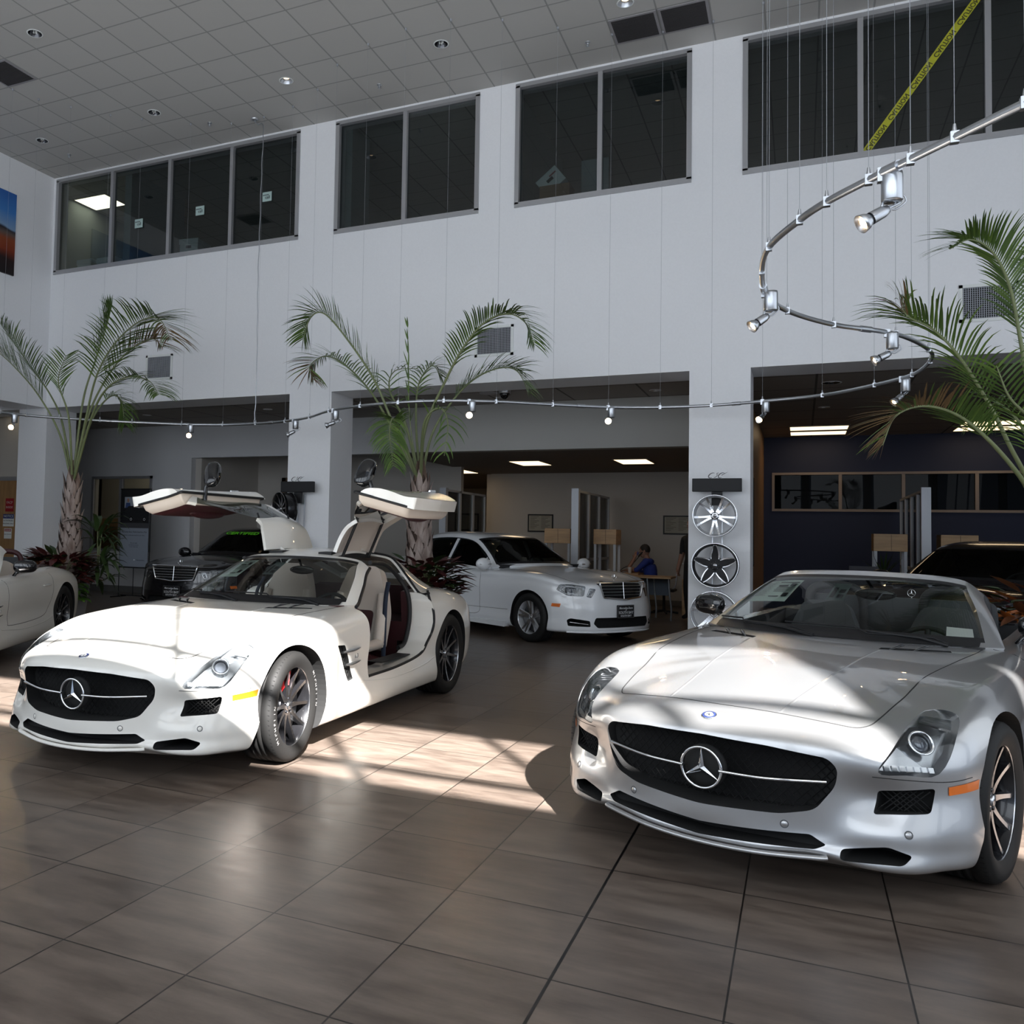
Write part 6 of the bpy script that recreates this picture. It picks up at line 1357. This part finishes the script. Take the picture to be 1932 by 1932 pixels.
palm('potted_palm', 'potted palm at the right edge with sunlit stems', (1.72, 7.55), 1.62, None, 7.55, [
 dict(leafw=.0065, p=[(1960, 930, -.1), (1915, 860, -.3), (1870, 770, -.5), (1815, 680, -.7), (1765, 625, -.8), (1718, 600, -.9), (1700, 580, -.9)], n_leaf=50, length=.36, start=.45, droop=.7, spread=.6, brown=.12), dict(leafw=.0065, p=[(1965, 960, -.2), (1925, 900, -.5), (1870, 835, -.8), (1810, 785, -1.0), (1745, 766, -1.2), (1690, 785, -1.3), (1665, 840, -1.3)], n_leaf=62, length=.30, start=.45, droop=.2, spread=.9, brown=.4),
 dict(leafw=.0065, p=[(1975, 880, -.1), (1945, 760, -.2), (1925, 640, -.3), (1905, 540, -.4), (1872, 475, -.5), (1830, 452, -.6), (1792, 470, -.7)], n_leaf=56, length=.30, start=.45, droop=.4, spread=.7), dict(leafw=.0065, p=[(1990, 850, 0), (1985, 700, 0), (1990, 560, 0), (1960, 480, -.1)], n_leaf=40, length=.32, start=.45, droop=.3),
 dict(leafw=.0065, p=[(1960, 880, .3), (1925, 800, .6), (1880, 760, .8), (1860, 790, .9)], n_leaf=18, length=.30, start=.3, droop=.9), dict(leafw=.0065, p=[(1980, 880, -.4), (1950, 800, -.7), (1905, 750, -.9), (1880, 690, -1.0)], n_leaf=18, length=.34, start=.3, droop=.7)], 9)
M_crot = [mat('croton_burgundy', (.075, .015, .015), .4), mat('croton_green', (.025, .05, .012), .4), mat('croton_bronze', (.12, .045, .02), .4), mat('pothos_green', (.06, .15, .02), .4), mat('croton_orange', (.42, .12, .02), .45)]
def leafy(name, label, cat, loc, n_leaf, rad, hgt, mis, seed, leaf=.16, wid=.045, lift=.5, droopy=.4, group=None):
    rnd = random.Random(seed); t = empty(name, label, cat, loc, 0, group); b = MB(); st = MB()
    for k in range(n_leaf):
        a = rnd.uniform(0, 2*PI); rr = rad*rnd.random()**.5; z = hgt*rnd.random()**.8; p = Vector((rr*math.cos(a), rr*math.sin(a), z)); out = Vector((math.cos(a), math.sin(a), 0)); d = (out*rnd.uniform(.4, 1)+Vector((0, 0, rnd.uniform(-.3, 1)*lift))).normalized(); s = d.cross(Vector((0, 0, 1))).normalized()
        L = leaf*rnd.uniform(.7, 1.25); w = wid*rnd.uniform(.8, 1.2); q = [p]; dd = d
        for j in range(4): dd = (dd+Vector((0, 0, -droopy*.35*(j+1)/4))).normalized(); q.append(q[-1]+dd*L/4)
        ws_ = [.12, .8, 1, .65, .03]; vs = []
        for j, c in enumerate(q): vs += [c-s*w*ws_[j], c+Vector((0, 0, -.012*ws_[j])), c+s*w*ws_[j]]
        mi = rnd.choice(mis); b.add(vs, [f for j in range(4) for f in ((3*j, 3*j+1, 3*j+4, 3*j+3), (3*j+1, 3*j+2, 3*j+5, 3*j+4))], mi, True)
    for k in range(max(4, n_leaf//14)):
        a = rnd.uniform(0, 2*PI); rr = rad*.6*rnd.random(); st.tube([(0, 0, -.02), (rr*.5*math.cos(a), rr*.5*math.sin(a), hgt*.5), (rr*math.cos(a), rr*math.sin(a), hgt*.9)], .007, 5)
    b.build('leaves', M_crot, t, fix=False); st.build('stems', [M_stem], t); return t
leafy('croton_plant', 'dark red croton bushing out round the left palm trunk', 'plant', (-9.42, 9.28, .60), 330, .38, .40, [0, 0, 1, 2], 11, .25, .05); leafy('croton_plant', 'bronze croton leaning left of the left palm trunk', 'plant', (-9.88, 9.42, .66), 110, .22, .28, [2, 0, 2], 12, .24, .052)
leafy('pothos_plant', 'green trailing pothos hanging over the left grey planter', 'plant', (-9.30, 9.14, .38), 190, .34, .24, [3, 3, 1], 13, .13, .055, .1, 1.2)
leafy('dracaena_plant', 'tall dark green strappy plant behind the left palm trunk', 'plant', (-9.18, 9.72, .58), 60, .12, .85, [1], 14, .44, .034, 1.6, 1.5)
leafy('croton_plant', 'dark red croton under the palm behind the white saloon mirror', 'plant', (-3.95, 9.50, .62), 320, .36, .46, [0, 0, 1], 15, .24, .05)
leafy('croton_plant', 'orange and red croton at the right edge behind the silver car', 'plant', (1.56, 7.28, .60), 300, .42, .50, [0, 2, 4, 1], 16, .22, .045)
t = leafy('spiky_plant', 'small spiky plant in a pale pot on the navy room desk', 'plant', (1.20, 16.35, .86), 22, .03, .05, [1], 17, .34, .014, 2.2, .2); b = MB(); b.lathe([(.05, -.155), (.07, .0), (.06, .0), (.001, -.01)], 16); b.build('pot', [M_pot], t)

# ------------------------------------------------------------------ people at the back
def person(name, label, loc, rz, J, rad, edges, skin_faces, parts):
    t = empty(name, label, 'person', loc, rz); me = bpy.data.meshes.new('body'); me.from_pydata(J, edges, []); o = bpy.data.objects.new('body', me); link(o)
    m = o.modifiers.new('skin', 'SKIN'); m.use_smooth_shade = True
    for i, r in enumerate(rad): me.skin_vertices[0].data[i].radius = r if isinstance(r, tuple) else (r, r)
    for v in me.skin_vertices[0].data: v.use_root = False
    me.skin_vertices[0].data[0].use_root = True
    s = o.modifiers.new('sub', 'SUBSURF'); s.levels = 1; s.render_levels = 1
    nm = eval_mesh(o); o.modifiers.clear(); o.data = nm; o.parent = t
    for mm in parts: nm.materials.append(mm)
    for p in nm.polygons: p.material_index = skin_faces(p.center); p.use_smooth = True
    return t, o
M_skin = mat('skin', (.30, .16, .11), .6); M_hair = mat('dark_hair', (.012, .010, .009), .7); M_bshirt = mat('royal_blue_shirt', (.015, .035, .22), .8); M_bk = mat('black_clothes', (.010, .010, .012), .8); M_jean = mat('dark_trousers', (.018, .022, .035), .8)
def hand(J, E, RD, wrist, palm_dir, across, curl):
    """palm and five short fingers, rooted in the wrist vertex index"""
    w = Vector(J[wrist]); pd = Vector(palm_dir).normalized(); ac = Vector(across).normalized(); c = Vector(curl).normalized()
    i = len(J); J.append(tuple(w+pd*.05)); RD.append((.034, .016)); E.append((wrist, i))
    for k, L in enumerate((.062, .07, .066, .052)):
        base = w+pd*.088+ac*(.027-.018*k); a = len(J); J.append(tuple(base)); RD.append(.0095); E.append((i, a)); J.append(tuple(base+pd*L*.5+c*.010)); RD.append(.0085); E.append((a, a+1)); J.append(tuple(base+pd*L*.8+c*.034)); RD.append(.0075); E.append((a+1, a+2))
    a = len(J); J.append(tuple(w+pd*.03+ac*.036)); RD.append(.011); E.append((i, a)); J.append(tuple(w+pd*.065+ac*.055+c*.012)); RD.append(.009); E.append((a, a+1))
def head(parent, c, fwd, hair=M_hair):
    f = Vector(fwd).normalized(); M = Matrix.Translation(Vector(c)) @ f.to_track_quat('Y', 'Z').to_matrix().to_4x4()
    b = MB(); b.sphere((0, 0, 0), (.074, .094, .115), 18, 14, 0, M); b.sphere((0, .088, -.012), (.013, .020, .024), 8, 6, 0, M); b.sphere((0, .045, -.085), (.045, .045, .035), 12, 8, 0, M)
    for s in (-1, 1): b.sphere((s*.076, -.005, -.01), (.010, .020, .030), 8, 6, 0, M)
    b.tube([M @ Vector((0, -.01, -.08)), M @ Vector((0, -.03, -.17))], .052, 10); h = b.build('head', [M_skin], parent)
    b = MB()
    for s in (-1, 1): b.sphere((s*.028, .086, .010), (.012, .006, .007), 8, 6, 0, M)
    b.build('eyes', [M_paper], h); b = MB(); b.tube([M @ Vector((-.022, .088, -.052)), M @ Vector((0, .094, -.053)), M @ Vector((.022, .088, -.052))], .005, 5); b.build('mouth', [mat('lips', (.20, .07, .06), .5)], h)
    b = MB(); b.sphere((0, -.014, .026), (.081, .096, .104), 18, 12, 0, M); b.build('hair', [hair], h)
# seated person at the phone, facing image left
J = [(0, 0, .50), (0, .02, .62), (.0, .06, .78), (0, .10, .92), (0, .12, 1.0), (0, .12, .97), (-.17, .12, .96), (.17, .12, .96), (-.24, .27, .80), (.24, .17, .76), (-.14, .44, .84), (.20, .42, .785), (-.07, .34, 1.02), (.12, .50, .785), (-.10, .02, .50), (.10, .02, .50), (-.13, .42, .50), (.13, .42, .50), (-.13, .42, .10), (.13, .42, .10), (-.13, .55, .06), (.13, .55, .06)]
RD = [.13, .135, .15, .15, .055, .10, .065, .065, .048, .048, .042, .040, .032, .030, .10, .10, .075, .075, .05, .05, .035, .035]
E = [(0, 1), (1, 2), (2, 3), (3, 5), (5, 4), (5, 6), (5, 7), (6, 8), (8, 10), (10, 12), (7, 9), (9, 11), (11, 13), (0, 14), (0, 15), (14, 16), (15, 17), (16, 18), (17, 19), (18, 20), (19, 21)]
hand(J, E, RD, 12, (.1, -.3, 1), (0, 1, .2), (1, 0, 0)); hand(J, E, RD, 13, (-.2, 1, 0), (-1, 0, 0), (0, 0, -1))
t, o = person('person', 'person in a royal blue shirt seated at a desk on the phone', (-2.52, 17.25, 0), R(88), J, RD, E, lambda c: 2 if c.z < .58 else (0 if (c.y > .30 and c.z > .7) else 1), [M_skin, M_bshirt, M_jean])
head(t, (0, .17, 1.17), (-.05, 1, -.15))
b = MB(); b.tube(curve_pts([(-.02, .16, 1.19), (-.075, .22, 1.12), (-.055, .27, 1.06)], 4), .014, 6); tag(b.build('telephone_handset', [M_black]), 'black telephone handset held by the seated person', 'telephone').location = (0, 0, 0)
hs = bpy.data.objects['telephone_handset']; hs.data.transform(Matrix.Translation((-2.52, 17.25, 0)) @ RZ(R(88)))
b = MB(); b.tube(curve_pts([(-2.78, 17.20, 1.06), (-2.90, 17.17, .92), (-3.05, 17.12, .84), (-3.12, 17.10, .78)], 8), .006, 5); b.build('phone_cord', [M_black], hs)
# standing person half hidden by the pillar
J = [(0, 0, .93), (0, 0, 1.08), (0, .01, 1.25), (0, .0, 1.42), (0, .01, 1.50), (-.18, 0, 1.42), (.18, 0, 1.42), (-.24, -.03, 1.14), (.24, -.03, 1.14), (-.25, .06, .90), (.25, .06, .90), (-.09, 0, .90), (.09, 0, .90), (-.10, .02, .50), (.10, .02, .50), (-.10, -.02, .09), (.10, -.02, .09), (-.11, .13, .05), (.11, .13, .05)]
RD = [(.15, .11), (.14, .10), (.16, .11), (.14, .09), .055, .065, .065, .048, .048, .034, .034, .09, .09, .062, .062, .045, .045, .035, .035]
E = [(0, 1), (1, 2), (2, 3), (3, 4), (3, 5), (3, 6), (5, 7), (7, 9), (6, 8), (8, 10), (0, 11), (0, 12), (11, 13), (12, 14), (13, 15), (14, 16), (15, 17), (16, 18)]
hand(J, E, RD, 9, (0, .1, -1), (0, 1, 0), (1, 0, 0)); hand(J, E, RD, 10, (0, .1, -1), (0, 1, 0), (-1, 0, 0))
t, o = person('person', 'standing person in black clothes partly hidden by the wheel pillar', (-1.70, 16.1, 0), R(150), J, RD, E, lambda c: 0 if (abs(c.x) > .19 and c.z < 1.16) else 1, [M_skin, M_bk]); head(t, (0, .03, 1.66), (0, 1, 0))

# ------------------------------------------------------------------ the cars
build_sls('coupe', M_white, 'white gullwing coupe with both doors raised', (-3.704, 4.639, 0), -1.55622-PI/2, steer=R(5), trim=M_burg)
build_sls('roadster', M_silver, 'silver roadster with its windscreen price sheet, at the right front', (-.1138, 4.7388, 0), -1.8645-PI/2, steer=R(-5), trim=M_dark, seatm=M_grey)
build_sls('roadster', M_white, 'white open roadster with burgundy trim at the left edge', (-7.60, 5.10, 0), -1.10-PI/2, trim=M_burg, seatm=M_leather, hi=False)
build_sedan(M_white2, 'white four-door saloon with alloy wheels in the middle opening', (-2.79, 12.18, 0), R(-32)-PI/2)
build_sedan(M_blackp, 'black saloon with chrome grille and green windscreen lettering', (-8.7, 11.6, 0), -1.515-PI/2, chrome_grille=True, sheet_green=True)
build_sedan(M_blackp, 'black car behind the silver roadster windscreen, at the right', (1.35, 11.3, 0), R(-118)-PI/2)
